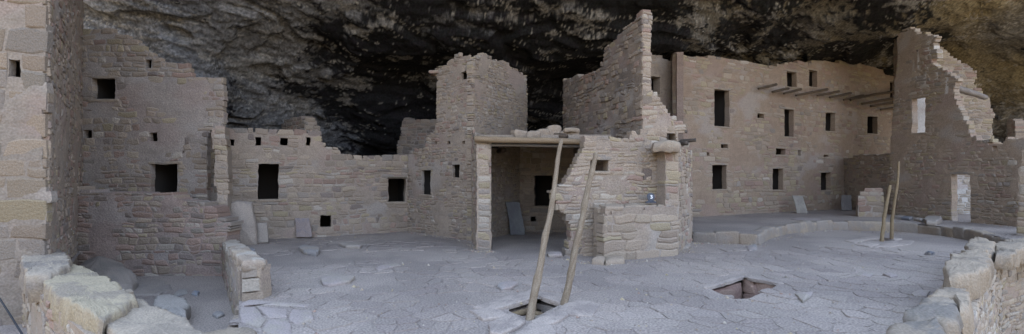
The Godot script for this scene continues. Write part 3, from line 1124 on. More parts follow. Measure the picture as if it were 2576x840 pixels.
func lining_edge(t: Node3D, a: Vector2, b: Vector2, y0: float, y1: float, sd: float) -> void:
	var L := a.distance_to(b)
	panel(t, a, b, [0, y0, L, y0, L, y1, 0, y1], [], {"raw": true, "thick": .2, "seed": sd, "sh": [.1, .2], "sl": [.2, .5]})

func make_middle() -> void:
	var c := pl(1025, 14.86)
	var k := Vector2(-.974, -12.8)
	var t := thing("house_wall", "long low plastered wall with a row of small beam holes under its top", "stone wall", Vector3(-5, 0, -13.9))
	panel(t, Vector2(-7.58, -12.64), c, [515, 316, 572, 316, 600, 318, 632, 320, 638, 326, 646, 322, 695, 326, 760, 327, 774, 331, 780, 322, 808, 326, 811, 357, 828, 368, 850, 371, 858, 381, 886, 384, 888, 388, 940, 388, 1000, 391, 1005, 383, 1031, 385, 1031, 620, 515, 640],
		[[573, 351, 590, 365], [643, 346, 657, 366], [705, 347, 724, 365], [769, 346, 780, 366], [649, 412, 701, 504], [977, 447, 1021, 510], [806, 541, 834, 572]], {"thick": .22, "seed": 21.0, "bald": .2, "red": .34, "sh": [.07, .18], "sl": [.18, .44], "deep": 1.2})
	panel(t, pl(533, 11.5), pl(574, 11.6), [533, 322, 550, 318, 567, 318, 568, 345, 572, 400, 573, 470, 571, 560, 546, 560, 546, 500, 540, 440, 543, 400, 534, 365], [], {"thick": .5, "seed": 22.0, "sh": [.1, .19], "sl": [.14, .3], "pal": [4, 2, 4, 2, 1, 2, 3, 0]})
	part("wooden_lintel", tube(pole_path(dp(975, 447, 14.45), dp(1024, 447, 14.6), 4, 3.0, .01), taper(.03, .03, 4), 7, 4.0, .2, Color(.25, .2, .15), Color(.15, .12, .09)), M.wood, t)
	finish(t)
	# broken fragment behind it
	t = thing("wall_fragment", "small broken wall stub with bright block end standing behind the long low wall", "stone wall", dp(755, 330, 15.2) * Vector3(1, 0, 1))
	panel(t, pl(765, 15.1), pl(812, 15.3), [768, 292, 790, 293, 792, 305, 806, 322, 812, 345, 812, 600, 765, 600], [], {"seed": 24.0, "thick": .5, "y0": 0.0})
	panel(t, pl(708, 16.6), pl(766, 15.1), [708, 312, 718, 297, 766, 292, 766, 600, 708, 600], [], {"seed": 25.0, "thick": .4, "y0": 0.0, "pal": [2, 4, 0, 5, 1, 0, 0, 3]})
	finish(t, 120)
	# dim wall deep behind
	t = thing("back_room_wall", "dim crumbling wall in the dark recess beside the square tower", "stone wall", dp(1045, 380, 18.5) * Vector3(1, 0, 1))
	panel(t, pl(990, 18.8), pl(1110, 18.2), [998, 360, 1006, 340, 1012, 300, 1020, 292, 1030, 296, 1045, 300, 1098, 297, 1110, 300, 1110, 560, 990, 560], [], {"seed": 27.0, "y0": .0, "pal": [2, 3, 0, 6, 2, 0, 0, 5]})
	finish(t, 120)
	# tower
	t = thing("tower", "square two-storey tower with broken top and one tiny window", "tower", Vector3(-1.6, 0, -13.6))
	panel(t, c, k, [1024, 386, 1033, 382, 1042, 372, 1068, 371, 1071, 357, 1073, 341, 1091, 328, 1097, 300, 1096, 250, 1098, 192, 1087, 187, 1087, 181, 1102, 166, 1130, 150, 1142, 138, 1165, 133, 1182, 140, 1190, 141, 1190, 640, 1024, 620],
		[[1161, 178, 1174, 202, .25], [1061, 427, 1083, 491], [1138, 414, 1156, 446], [1092, 355, 1098, 363], [1124, 355, 1132, 363], [1162, 355, 1170, 363]], {"thick": .08, "seed": 31.0, "edge": .2, "bald": .3, "red": .2, "sh": [.06, .12], "sl": [.12, .32], "deep": 1.0, "cov": .9})
	panel(t, k, Vector2(.436, -15.18), [1190, 142, 1205, 142, 1208, 132, 1222, 135, 1240, 143, 1255, 150, 1280, 155, 1283, 165, 1300, 172, 1310, 178, 1326, 184, 1327, 250, 1326, 640, 1190, 640], [], {"thick": .2, "seed": 32.0, "edge": .3, "bald": .35, "red": .7, "sh": [.05, .11], "sl": [.1, .26], "cov": .95, "pal": [5, 4, 4, 4, 0, 3, 2, 0]})
	part("protruding_slab", slab_mesh(PackedVector2Array([Vector2(-.14, -.2), Vector2(.14, -.2), Vector2(.14, .2), Vector2(-.14, .2)]), .08, 3.0, .02, PAL[1], PAL[4], .1), M.boulder, t, Transform3D(Basis(), dp(1094, 180, 14.0)))
	finish(t)
	# wing wall
	t = thing("wing_wall", "narrow wall end of squared blocks carrying the roof beam", "stone wall", Vector3(-.65, 0, -11.3))
	panel(t, pl(1200, 11.2), pl(1236, 11.2), [1199, 347, 1214, 350, 1226, 362, 1232, 378, 1230, 420, 1234, 470, 1232, 520, 1235, 600, 1234, 660, 1200, 660], [], {"thick": .3, "seed": 34.0, "sh": [.1, .17], "sl": [.17, .34], "pal": [4, 1, 5, 2, 0, 2, 4, 0]})
	panel(t, Vector2(-1.02, -12.85), Vector2(-.765, -11.22), [1186, 322, 1190, 330, 1200, 347, 1200, 660, 1186, 640], [], {"thick": .06, "seed": 35.0, "sh": [.1, .17], "sl": [.2, .36]})
	panel(t, Vector2(-.46, -11.22), Vector2(-.55, -13.4), [0, -.05, 2.15, -.05, 2.15, 2.4, 0, 2.4], [], {"raw": true, "thick": .06, "seed": 36.0})
	finish(t, 200)
	# back of the open room
	t = thing("open_room", "shadowed room with open front, dark doorway in its back wall", "room", Vector3(.7, 0, -14.7))
	panel(t, Vector2(.1, -14.85), Vector2(2.2, -14.5), [1296, 352, 1490, 352, 1490, 640, 1296, 640], [[1344, 440, 1389, 520], [1333, 545, 1347, 558]], {"thick": .3, "seed": 38.0, "sh": [.09, .17], "sl": [.18, .45], "pal": [5, 4, 4, 4, 1, 2, 3, 1], "deep": 1.2})
	part("roof", prism(PackedVector2Array([Vector2(-.75, -11.5), Vector2(1.5, -11.45), Vector2(2.2, -11.4), Vector2(2.15, -14.9), Vector2(.2, -15.1), Vector2(-.95, -12.95)]), 2.46, 2.55, M.mud2), M.mud, t)
	for r in [[1255, 380, 1268, 377, 12.6, .07], [1396, 341, 1424, 343, 11.3, .07]]:
		part("beam_stub", tube(pole_path(dp(r[0], r[1], r[4] + .4), dp(r[2], r[3], r[4]), 4, r[0], .01), taper(r[5], r[5] * .9, 4), 9, r[0], .15, Color(.2, .15, .11), Color(.12, .09, .07)), M.wood, t)
	finish(t)
	single("roof_beam", tube(pole_path(dp(1194, 349, 11.12), dp(1470, 357, 11.0), 16, 4.0, .05), taper(.074, .062, 16), 12, 2.0, .16, Color(.36, .265, .175), Color(.27, .2, .135)), M.wood, Transform3D(), "thick stripped log beam spanning the open room front", "log")
	single("roof_pole", tube(pole_path(dp(1225, 365, 11.25), dp(1468, 369, 11.15), 14, 8.0, .04), taper(.03, .025, 14), 8, 6.0, .2, Color(.3, .27, .25), Color(.2, .18, .16)), M.wood, Transform3D(), "thin grey pole just under the thick log beam", "pole")
	var rng := RandomNumberGenerator.new()
	rng.seed = 77
	for r in [[1306, 338, 40, 20], [1340, 340, 34, 18], [1366, 337, 30, 22], [1392, 332, 40, 30], [1420, 340, 30, 18], [1445, 341, 26, 22], [1398, 346, 34, 10], [1436, 327, 40, 8], [1452, 350, 20, 12], [1324, 345, 30, 8]]:
		var d := 11.62 + rng.randf_range(-.1, .15)
		var w: float = r[2] / F * d / 2
		var h: float = maxf(r[3] / F * d, .09)
		var p := dp(r[0], r[1] - r[3] * .5, d)
		single("rubble_stone", slab_mesh(PackedVector2Array([Vector2(-w, -.13), Vector2(w * .9, -.15), Vector2(w, .12), Vector2(-w * .9, .14)]), h, r[0] * .7, .05, PAL[rng.randi() % 3], PAL[rng.randi() % 2], .1, 5.0, .02), M.boulder, Transform3D(Basis(Vector3.UP, rng.randf_range(-.3, .3)), p), "loose tan block of the rubble heaped above the log beam", "stone", "rubble blocks above the log beam")

func make_front_block() -> void:
	var A := Vector2(.744, -10.42)
	var B := Vector2(3.775, -11.0)
	var t := thing("front_wall", "broken front wall rising to a tall thin fin beside the open room", "ruin", Vector3(2.4, 0, -10.8))
	var o := {"thick": .3, "seed": 41.0, "sh": [.05, .15], "sl": [.12, .42], "pal": [5, 2, 6, 2, 1, 3, 3, 0], "bald": .24, "red": .6, "deep": 1.0, "cell": .06, "room": false}
	panel(t, A, B, [1472, 332, 1505, 334, 1520, 337, 1565, 340, 1585, 340, 1587, 331, 1608, 328, 1615, 310, 1615, 26, 1628, 23, 1640, 30, 1638, 222, 1655, 234, 1664, 258, 1678, 268, 1680, 278, 1700, 281, 1702, 298, 1713, 300, 1727, 315, 1729, 330, 1708, 333, 1708, 690, 1417, 690, 1418, 640, 1425, 612, 1435, 592, 1432, 565, 1422, 555, 1415, 535, 1398, 527, 1397, 510, 1382, 497, 1385, 480, 1405, 466, 1420, 455, 1440, 420, 1452, 395, 1460, 385, 1468, 360, 1470, 345],
		[[1485, 400, 1530, 433], [1675, 334, 1700, 357]], o)
	# side of the fin, running back under the rock
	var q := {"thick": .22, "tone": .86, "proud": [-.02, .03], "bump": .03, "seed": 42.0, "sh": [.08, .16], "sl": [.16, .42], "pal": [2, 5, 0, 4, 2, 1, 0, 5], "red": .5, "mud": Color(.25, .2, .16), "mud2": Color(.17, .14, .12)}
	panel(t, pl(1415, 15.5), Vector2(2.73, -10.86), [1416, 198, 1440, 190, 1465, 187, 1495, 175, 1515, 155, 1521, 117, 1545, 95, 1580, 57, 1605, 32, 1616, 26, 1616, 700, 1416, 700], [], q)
	# pilaster with its cap
	panel(t, pl(1674, 10.52), pl(1708, 10.6), [1674, 382, 1708, 382, 1708, 680, 1674, 680], [], {"thick": .3, "seed": 43.0, "sh": [.12, .22], "sl": [.2, .34]})
	panel(t, pl(1650, 10.9), pl(1674, 10.53), [1650, 382, 1674, 382, 1674, 680, 1650, 680], [], {"thick": .05, "seed": 44.0, "stones": false})
	part("cap_stone", slab_mesh(PackedVector2Array([pl(1643, 10.35), pl(1690, 10.28), pl(1711, 10.38), pl(1712, 10.9), pl(1640, 11.0)]), .22, 9.0, .07, PAL[2], PAL[1], .09, 4.0, .05), M.boulder, t, Transform3D(Basis(), Vector3(0, 2.32, 0)))
	panel(t, pl(1708, 10.8), pl(1742, 12.4), [1708, 363, 1725, 368, 1742, 376, 1742, 660, 1708, 660], [], {"thick": .3, "seed": 45.0, "bald": .3})
	for r in [[1700, 361, 1730, 360, 11.2, .06], [1712, 356, 1750, 352, 11.5, .05], [1690, 328, 1728, 331, 11.0, .045], [1600, 318, 1628, 308, 10.95, .05]]:
		part("beam_stub", tube(pole_path(dp(r[0], r[1], r[4] + .2), dp(r[2], r[3], r[4]), 5, r[0], .02), taper(r[5], r[5] * .85, 5), 8, r[0], .2, Color(.2, .16, .13), Color(.1, .085, .075)), M.wood, t)
	finish(t)
	# block in front
	t = thing("masonry_block", "solid waist-high masonry block with number marker on top", "stone block", g2v(1600, 650))
	var a := g2(1520, 655)
	var b := g2(1707, 642)
	var w := {"thick": .3, "edge": .8, "cov": .98, "seed": 47.0, "sh": [.15, .27], "sl": [.3, .7], "pal": [6, 3, 6, 1, 0, 1, 2, 0], "bald": .28, "red": .6}
	panel(t, a, b, [1519, 530, 1545, 522, 1575, 515, 1640, 513, 1707, 512, 1709, 560, 1706, 690, 1519, 690], [], w)
	w.seed = 48.0
	w.thick = .07
	panel(t, pl(1492, 10.55), a, [1494, 519, 1519, 530, 1519, 690, 1490, 690], [], w)
	part("fill", prism(PackedVector2Array([a.lerp(b, .02) + Vector2(0, -.05), b + Vector2(-.02, -.05), pl(1706, 10.95), pl(1496, 10.7)]), -.05, 1.0, M.mud1), M.mud, t)
	for r in [[1502, 512, 1522, 519, 1568, 518, 1572, 508, 1540, 505, 1505, 507], [1574, 508, 1570, 517, 1620, 516, 1652, 515, 1650, 503, 1600, 503], [1653, 503, 1655, 515, 1706, 514, 1707, 503]]:
		part("cap_stone", slab_mesh(quad_px(r, 1.04), .1, r[0] * .3, .025, PAL[0] * 1.04, PAL[2], .08, 5.0, .02), M.boulder, t, Transform3D(Basis(), Vector3(0, 1.035, 0)))
	for r in [[1488, 664, 1500, 652, 1522, 654, 1520, 667], [1520, 668, 1526, 656, 1570, 655, 1572, 664]]:
		part("footing_stone", slab_mesh(quad_px(r), .16, r[0] * .3, .05, PAL[0], PAL[2], .1, 5.0, .03), M.boulder, t, Transform3D(Basis(), Vector3(0, .09, 0)))
	finish(t)
	# number marker
	var p := dp(1638, 507, 10.5)
	p.y = 1.085
	t = thing("number_marker", "small dark rounded plaque numbered 3 on the masonry block", "sign", p)
	var sh := PackedVector2Array()
	for q2 in [[-.03, 0], [.03, 0], [.06, .05], [.085, .11], [.075, .17], [.03, .2], [-.04, .195], [-.08, .15], [-.075, .08]]:
		sh.append(Vector2(q2[0], -q2[1]))
	var slate := StandardMaterial3D.new()
	slate.albedo_color = Color(.2, .21, .25)
	slate.roughness = .5
	var lean := Basis(Vector3.RIGHT, PI / 2 - .2)
	part("plaque", slab_mesh(sh, .025, 2.0, .004, Color(1, 1, 1), Color(.8, .8, .8), .03, 6.0, .002), slate, t, Transform3D(lean, p))
	var tm := TextMesh.new()
	tm.text = "3"
	var fo := SystemFont.new()
	fo.font_names = PackedStringArray(["Droid Sans"])
	fo.font_weight = 700
	tm.font = fo
	tm.font_size = 32
	tm.pixel_size = .0031
	tm.depth = .004
	var white := StandardMaterial3D.new()
	white.albedo_color = Color(.9, .9, .9)
	part("numeral", tm, white, t, Transform3D(Basis(Vector3.RIGHT, -.2), p + Vector3(.005, .115, .0)))
	part("foot", slab_mesh(PackedVector2Array([Vector2(-.12, -.03), Vector2(.1, -.03), Vector2(.1, .05), Vector2(-.12, .05)]), .025, 5.0, .006, Color(1, 1, 1), Color(.8, .8, .8), .04), slate, t, Transform3D(Basis(), p + Vector3(0, .02, 0)))
func g2v(px: float, py: float, h := 0.0) -> Vector3:
	return gp(px, py, h)

func make_right() -> void:
	# the long three-storey facade
	var A := Vector2(5.34, -16.64)
	var B := Vector2(17.3, -23.17)
	var u := (B - A).normalized()
	var t := thing("long_facade", "long three-storey plastered facade under the rock with rows of dark windows", "ruin", Vector3(10, .2, -19.2))
	var o := {"thick": .2, "seed": 51.0, "y0": .15, "sh": [.08, .2], "sl": [.2, .6], "bald": .14, "red": .28, "cov": .85, "cell": .1, "deep": 1.6, "pal": [5, 4, 3, 1, 3, 4, 1, 0], "mud": Color(.345, .263, .195), "mud2": Color(.315, .232, .172)}
	panel(t, A, B, [1703, 132, 1730, 138, 1800, 141, 1870, 148, 1900, 156, 1930, 162, 1960, 160, 1990, 154, 2060, 150, 2110, 153, 2160, 149, 2200, 156, 2260, 165, 2260, 600, 1703, 620],
		[[1797, 228, 1835, 318], [1980, 181, 2004, 218], [2035, 178, 2055, 218], [1973, 275, 1997, 344], [1906, 286, 1922, 298], [2077, 283, 2101, 330], [2182, 293, 2207, 336], [1952, 374, 1976, 390], [2007, 378, 2015, 391], [1814, 363, 1830, 374], [1778, 382, 1786, 392], [2072, 389, 2084, 396], [1792, 415, 1828, 478], [1944, 423, 1970, 479], [2065, 433, 2090, 480], [2238, 207, 2256, 246]], o)
	panel(t, Vector2(5.55, -18.2), A, [1686, 136, 1703, 132, 1703, 620, 1686, 600], [], {"thick": .2, "seed": 52.0, "stones": false, "y0": .15, "pal": [2, 3, 0, 2, 8, 0, 0, 1], "mud": Color(.29, .215, .175), "mud2": Color(.26, .2, .165)})
	for r in [[1937, 215, 1908, 223], [1967, 225, 1943, 231], [1999, 227, 1972, 235], [2026, 234, 2002, 240], [2065, 227, 2029, 235], [2094, 232, 2056, 240], [2124, 236, 2087, 245], [2155, 242, 2122, 251], [2245, 229, 2140, 251], [2250, 246, 2168, 261], [2250, 257, 2190, 267], [2250, 270, 2215, 276]]:
		var q := on_wall(A, u, r[0], r[1])
		var w := A + u * q.x
		var a := Vector3(w.x, q.y, w.y) - Vector3(u.y, 0, -u.x) * .25
		var lon := absf(r[0] - r[2]) > 50
		var wb := A + u * on_wall(A, u, r[2], r[3]).x
		var b := dp(r[2], r[3], -wb.y - (.6 if lon else .4))
		var rad := .06 if lon else .052
		part("roof_pole", tube(pole_path(a, b, 10, r[0], .12 if r[0] == 2245 else .03), taper(rad, rad * .75, 10), 8, r[0], .15, Color(.165, .118, .08), Color(.1, .075, .055)), M.wood, t)
	finish(t)
	# small recessed wall between fin and facade
	t = thing("recessed_wall", "narrow plastered wall with framed window wedged between the fin and facade", "stone wall", Vector3(4.9, .2, -17))
	panel(t, pl(1600, 16.6), pl(1692, 17.4), [1600, 120, 1640, 134, 1692, 150, 1692, 600, 1600, 600], [[1636, 194, 1660, 236]], {"thick": .3, "seed": 54.0, "y0": .0, "bald": -.1, "deep": .9})
	finish(t, 150)
	# low return wall in the shade
	t = thing("return_wall", "low wall joining the long facade to the tall pierced tower wall", "stone wall", Vector3(13.5, .2, -19.5))
	panel(t, Vector2(13.8, -21.4), Vector2(13.25, -17.85), [2116, 398, 2140, 393, 2160, 389, 2190, 386, 2237, 384, 2238, 600, 2116, 600], [], {"thick": .35, "seed": 55.0, "y0": .15, "bald": .3, "pal": [4, 4, 2, 3, 2, 3, 1, 1]})
	finish(t)
	# tower wall with window and doorway
	t = thing("pierced_tower", "tall ruined wall with bright window, bright doorway and ragged stepped edge", "tower", Vector3(13.4, .2, -16))
	var T0 := Vector2(13.25, -17.95)
	var T1 := Vector2(13.7, -13.2)
	panel(t, T0, T1, [2258, 83, 2270, 75, 2285, 68, 2303, 71, 2302, 80, 2315, 83, 2325, 77, 2333, 85, 2357, 88, 2356, 100, 2345, 110, 2357, 126, 2358, 142, 2340, 150, 2352, 161, 2370, 172, 2385, 180, 2400, 190, 2410, 200, 2398, 226, 2404, 245, 2412, 262, 2418, 282, 2425, 300, 2437, 310, 2440, 340, 2455, 342, 2456, 350, 2500, 353, 2528, 356, 2527, 342, 2600, 342, 2600, 640, 2237, 620, 2237, 385, 2244, 290, 2250, 200, 2256, 150],
		[[2294, 243, 2327, 337], [2304, 126, 2309, 131], [2313, 184, 2321, 192], [2393, 437, 2441, 562], [2496, 367, 2509, 380]], {"thick": .2, "seed": 56.0, "y0": .15, "sh": [.08, .15], "sl": [.16, .42], "bald": .02, "red": .5, "room": false, "streak": [2295, 85, 2405, 250], "mud": Color(.375, .29, .22), "mud2": Color(.34, .262, .2), "pal": [5, 4, 3, 2, 2, 3, 1, 0]})
	# back of the same tower, then an added pale panel behind its openings
	panel(t, Vector2(13.6, -19.3), Vector2(18.2, -18.1), [2260, 60, 2357, 105, 2395, 138, 2440, 163, 2456, 176, 2458, 190, 2450, 212, 2470, 223, 2476, 236, 2490, 245, 2492, 270, 2505, 285, 2496, 310, 2496, 330, 2504, 352, 2530, 360, 2530, 620, 2260, 600], [[2402, 188, 2408, 194]], {"thick": .4, "seed": 57.0, "y0": .15, "bald": .25, "pal": [5, 3, 4, 2, 1, 5, 2, 0], "room": false, "mud": Color(.46, .38, .29), "mud2": Color(.4, .33, .25)})
	panel(t, Vector2(13.62, -18.95), Vector2(16.9, -18.1), [2268, 235, 2330, 235, 2390, 240, 2393, 350, 2452, 358, 2452, 640, 2268, 620], [], {"thick": .2, "seed": 64.0, "y0": .15, "bald": .1, "pal": [1, 0, 3, 1, 0, 0, 9, 0], "mud": Color(.62, .59, .56), "mud2": Color(.54, .51, .48)})  # added; pale mud paints in bright sky light seen through the openings
	part("roof_log", tube(pole_path(dp(2404, 221, 16.3), dp(2478, 245, 17.0), 10, 4.0, .05), taper(.11, .085, 10), 10, 5.0, .15, Color(.32, .28, .25), Color(.22, .19, .17)), M.wood, t)
	finish(t)
	# distant stubs and the pier at the frame's edge
	t = thing("far_ruin", "distant pair of square wall stubs under the ochre rock", "stone wall", Vector3(18, .2, -18.2))
	panel(t, pl(2533, 18.6), pl(2554, 18.2), [2533, 301, 2545, 300, 2553, 304, 2553, 600, 2533, 600], [], {"thick": .3, "seed": 58.0, "y0": .15})
	panel(t, pl(2553, 18.9), pl(2600, 19.0), [2553, 312, 2566, 306, 2572, 304, 2600, 304, 2600, 600, 2553, 600], [], {"thick": .3, "seed": 59.0, "y0": .15})
	finish(t, 120)
	t = thing("corner_pier", "pale wall end standing where the terrace kerb stops beside the parapet", "stone wall", Vector3(11.8, .1, -11.7))
	panel(t, pl(2554, 11.9), pl(2680, 11.2), [2569, 372, 2600, 366, 2680, 360, 2680, 620, 2552, 620, 2553, 560, 2560, 500, 2558, 440, 2566, 400], [], {"thick": .5, "seed": 60.0, "sh": [.14, .26], "sl": [.25, .5], "pal": [4, 1, 5, 2, 0, 3, 3, 0]})
	finish(t, 120)
	# stub wall on the terrace
	t = thing("stub_wall", "short free-standing pale wall stub on the raised terrace", "stone wall", gp(2190, 545, .25))
	panel(t, pl(2152, 17.2), pl(2223, 16.9), [2163, 481, 2180, 470, 2200, 468, 2222, 464, 2223, 570, 2154, 570, 2158, 540, 2153, 510], [], {"thick": .3, "seed": 63.0, "y0": .2, "sh": [.12, .22], "sl": [.25, .5], "pal": [4, 1, 5, 1, 0, 4, 3, 0]})
	finish(t)

func strip(path: PackedVector2Array, left: float, right: float) -> PackedVector2Array:
	var a := PackedVector2Array()
	var b := PackedVector2Array()
	for i in path.size():
		var d := (path[mini(i + 1, path.size() - 1)] - path[maxi(i - 1, 0)]).normalized()
		var n := Vector2(-d.y, d.x)
		a.append(path[i] + n * right)
		b.append(path[i] - n * left)
	b.reverse()
	a.append_array(b)
	return a
func make_parapets() -> void:
	var pale := Color(.345, .278, .21)
	var grey := Color(.27, .222, .175)
	# left
	var t := thing("parapet", "low thick wall topped by long flat yellowish boulders beside the sunken room", "stone wall", Vector3(-5, -1.9, -6))
	var outer := [Vector2(-7.7, -8.0), Vector2(-5.55, -6.05), Vector2(-3.75, -4.55), Vector2(-2.75, -3.8)]
	var inner := [Vector2(-2.64, -4.4), Vector2(-3.55, -5.15), Vector2(-4.94, -6.44), Vector2(-6.67, -7.7)]
	var fp := PackedVector2Array(outer)
	fp.append_array(PackedVector2Array(inner))
	part("core", prism(fp, -1.95, .2, M.mud1), M.mud, t)
	for i in 3:
		var L: float = outer[i].distance_to(outer[i + 1])
		var h0: float = [.34, .26, .16][i]
		var h1: float = [.26, .16, .06][i]
		panel(t, outer[i], outer[i + 1], [0, -1.9, L, -1.9, L, h1, 0, h0], [], {"raw": true, "thick": .15, "seed": 101.0 + i, "proud": [-.015, .03], "sh": [.09, .2], "sl": [.18, .5], "pal": [4, 1, 5, 2, 0, 4, 3, 0], "bald": .6})
	for i in 3:
		var L: float = inner[i].distance_to(inner[i + 1])
		panel(t, inner[i + 1], inner[i], [0, -.6, L, -.6, L, .15, 0, .2], [], {"raw": true, "thick": .12, "seed": 111.0 + i})
	finish(t)
	var caps := [
		[[52, 648, 76, 620, 110, 615, 150, 626, 176, 644, 182, 668, 130, 686, 66, 690], .46, .36, Color(.36, .3, .235), Color(.25, .212, .18), .06],
		[[100, 700, 128, 672, 165, 664, 208, 666, 255, 688, 310, 722, 344, 752, 304, 778, 262, 806, 190, 770, 130, 735], .37, .3, Color(.385, .32, .225), Color(.29, .24, .185), .1],
		[[258, 808, 300, 774, 346, 750, 400, 772, 470, 802, 525, 838, 545, 900, 400, 930, 300, 885], .28, .3, Color(.365, .302, .235), Color(.3, .25, .2), .1]]
	for c in caps:
		part("cap_stone", slab_mesh(quad_px(c[0], c[1]), c[2], c[0][0] * .13, .05, c[3], c[4], .05, 6.0, .02, c[5], .14), M.boulder, t, Transform3D(Basis(), Vector3(0, c[1], 0)))
	part("cap_stone", slab_mesh(quad_px([480, 838, 560, 822, 630, 816, 650, 830, 640, 880, 520, 900], .05), .25, 4.0, .04, pale, grey, .07, 4.0, .01), M.boulder, t, Transform3D(Basis(), Vector3(0, .05, 0)))
	# right
	t = thing("parapet", "rough low wall capped by a row of large rounded boulders beside the plaza", "stone wall", Vector3(5, -1.9, -6))
	var mid := PackedVector2Array([Vector2(2.5, -3.35), Vector2(3.1, -4), Vector2(3.8, -4.66), Vector2(4.45, -5.25), Vector2(6.2, -7), Vector2(7.7, -8.35), Vector2(8.87, -9.1), Vector2(10.6, -9.75)])
	part("core", prism(strip(mid, .2, .19), -1.95, .2, M.mud1), M.mud, t)
	for i in mid.size() - 1:
		var d0 := (mid[mini(i + 1, mid.size() - 1)] - mid[maxi(i - 1, 0)]).normalized()
		var d1 := (mid[mini(i + 2, mid.size() - 1)] - mid[i]).normalized()
		var a := mid[i] + Vector2(-d0.y, d0.x) * .21
		var b := mid[i + 1] + Vector2(-d1.y, d1.x) * .21
		var L := a.distance_to(b)
		panel(t, a, b, [0, -1.95, L, -1.95, L, .26, 0, .26], [], {"raw": true, "thick": .15, "seed": 121.0 + i, "proud": [-.006, .02], "sh": [.05, .13], "sl": [.16, .5], "pal": [4, 1, 6, 3, 0, 1, 5, 0], "bald": .6, "cell": .06})
	finish(t)
	var lich := Color(.2, .175, .152)
	caps = [
		[[2212, 850, 2240, 812, 2290, 798, 2350, 800, 2383, 822, 2376, 860, 2300, 880], .42, .3, grey, lich, .1],
		[[2269, 788, 2310, 757, 2340, 745, 2395, 750, 2417, 772, 2408, 806, 2385, 806, 2340, 797, 2300, 797], .45, .3, Color(.31, .255, .2), lich, .16],
		[[2331, 741, 2365, 717, 2430, 716, 2444, 738, 2440, 776, 2420, 782, 2398, 749, 2340, 745], .46, .28, pale, grey, .2],
		[[2374, 672, 2392, 642, 2425, 628, 2485, 626, 2494, 650, 2482, 676, 2440, 692, 2385, 690], .55, .3, pale, grey, .25],
		[[2431, 620, 2441, 601, 2470, 597, 2500, 606, 2500, 630, 2480, 634, 2437, 630], .52, .26, pale, grey, .2],
		[[2498, 616, 2530, 602, 2580, 598, 2590, 620, 2545, 640, 2505, 642], .48, .24, pale, grey, .2],
		[[2585, 600, 2650, 592, 2690, 600, 2680, 625, 2592, 625], .46, .22, pale, grey, .2]]
	for c in caps:
		part("cap_stone", slab_mesh(quad_px(c[0], c[1]), c[2], c[0][0] * .17, .06, c[3], c[4], .05, 6.0, .02, c[5], .14), M.boulder, t, Transform3D(Basis(), Vector3(0, c[1], 0)))
	for c in [[[2376, 700, 2400, 688, 2450, 690, 2470, 690, 2450, 715, 2390, 715], .28, .2], [[2440, 645, 2490, 640, 2500, 660, 2490, 690, 2450, 690], .3, .2], [[2330, 760, 2380, 735, 2430, 735, 2430, 775, 2350, 790], .22, .2]]:
		part("bed_stone", slab_mesh(quad_px(c[0], c[1]), c[2], c[0][0] * .11, .05, pale, grey, .08, 4.0, .02), M.boulder, t, Transform3D(Basis(), Vector3(0, c[1], 0)))
	# cable across the corner
	single("cable", tube(pole_path(dp(-90, 610, 6.4), dp(62, 850, 3.9), 12, 3.0, .02), taper(.008, .008, 12), 6, 1.0, .1, Color(.05, .05, .055), Color(.03, .03, .035)), M.wood, Transform3D(), "thin dark twisted cable slung across the foot of the tall wall end", "cable")

func lean_slab(px0: float, py0: float, px1: float, py1: float, d: float, t: float, lean: float, turn: float, skew: float, c1: Color, c2: Color, label: String, base := 0.0) -> void:
	var w := (px1 - px0) / F * d
	var h := (py1 - py0) / F * d
	var poly := PackedVector2Array([Vector2(-w * .5 + skew, -h), Vector2(w * .36 + skew, -h * .98), Vector2(w * .5, -h * .1), Vector2(w * .48, 0), Vector2(-w * .42, .0), Vector2(-w * .46, -h * .4)])
	var p := dp((px0 + px1) / 2, py1, d)
	p.y = base + .01
	single("leaning_slab", slab_mesh(poly, t, px0, .015, c1, c2, .08, 5.0, .008), M.boulder, Transform3D(Basis(Vector3.UP, turn) * Basis(Vector3.RIGHT, PI / 2 - lean), p), label, "stone slab")
func flat_stone(px: Array, h: float, t: float, c1: Color, c2: Color, label: String, base := 0.0, rough := .025, category := "stone", called := "flat_stone", group := "") -> void:
	single(called, slab_mesh(quad_px(px, base + h * .25), t, px[0] * .21, rough, c1, c2, .07, 5.0, .015), M.boulder, Transform3D(Basis(), Vector3(0, base + h, 0)), label, category, group)
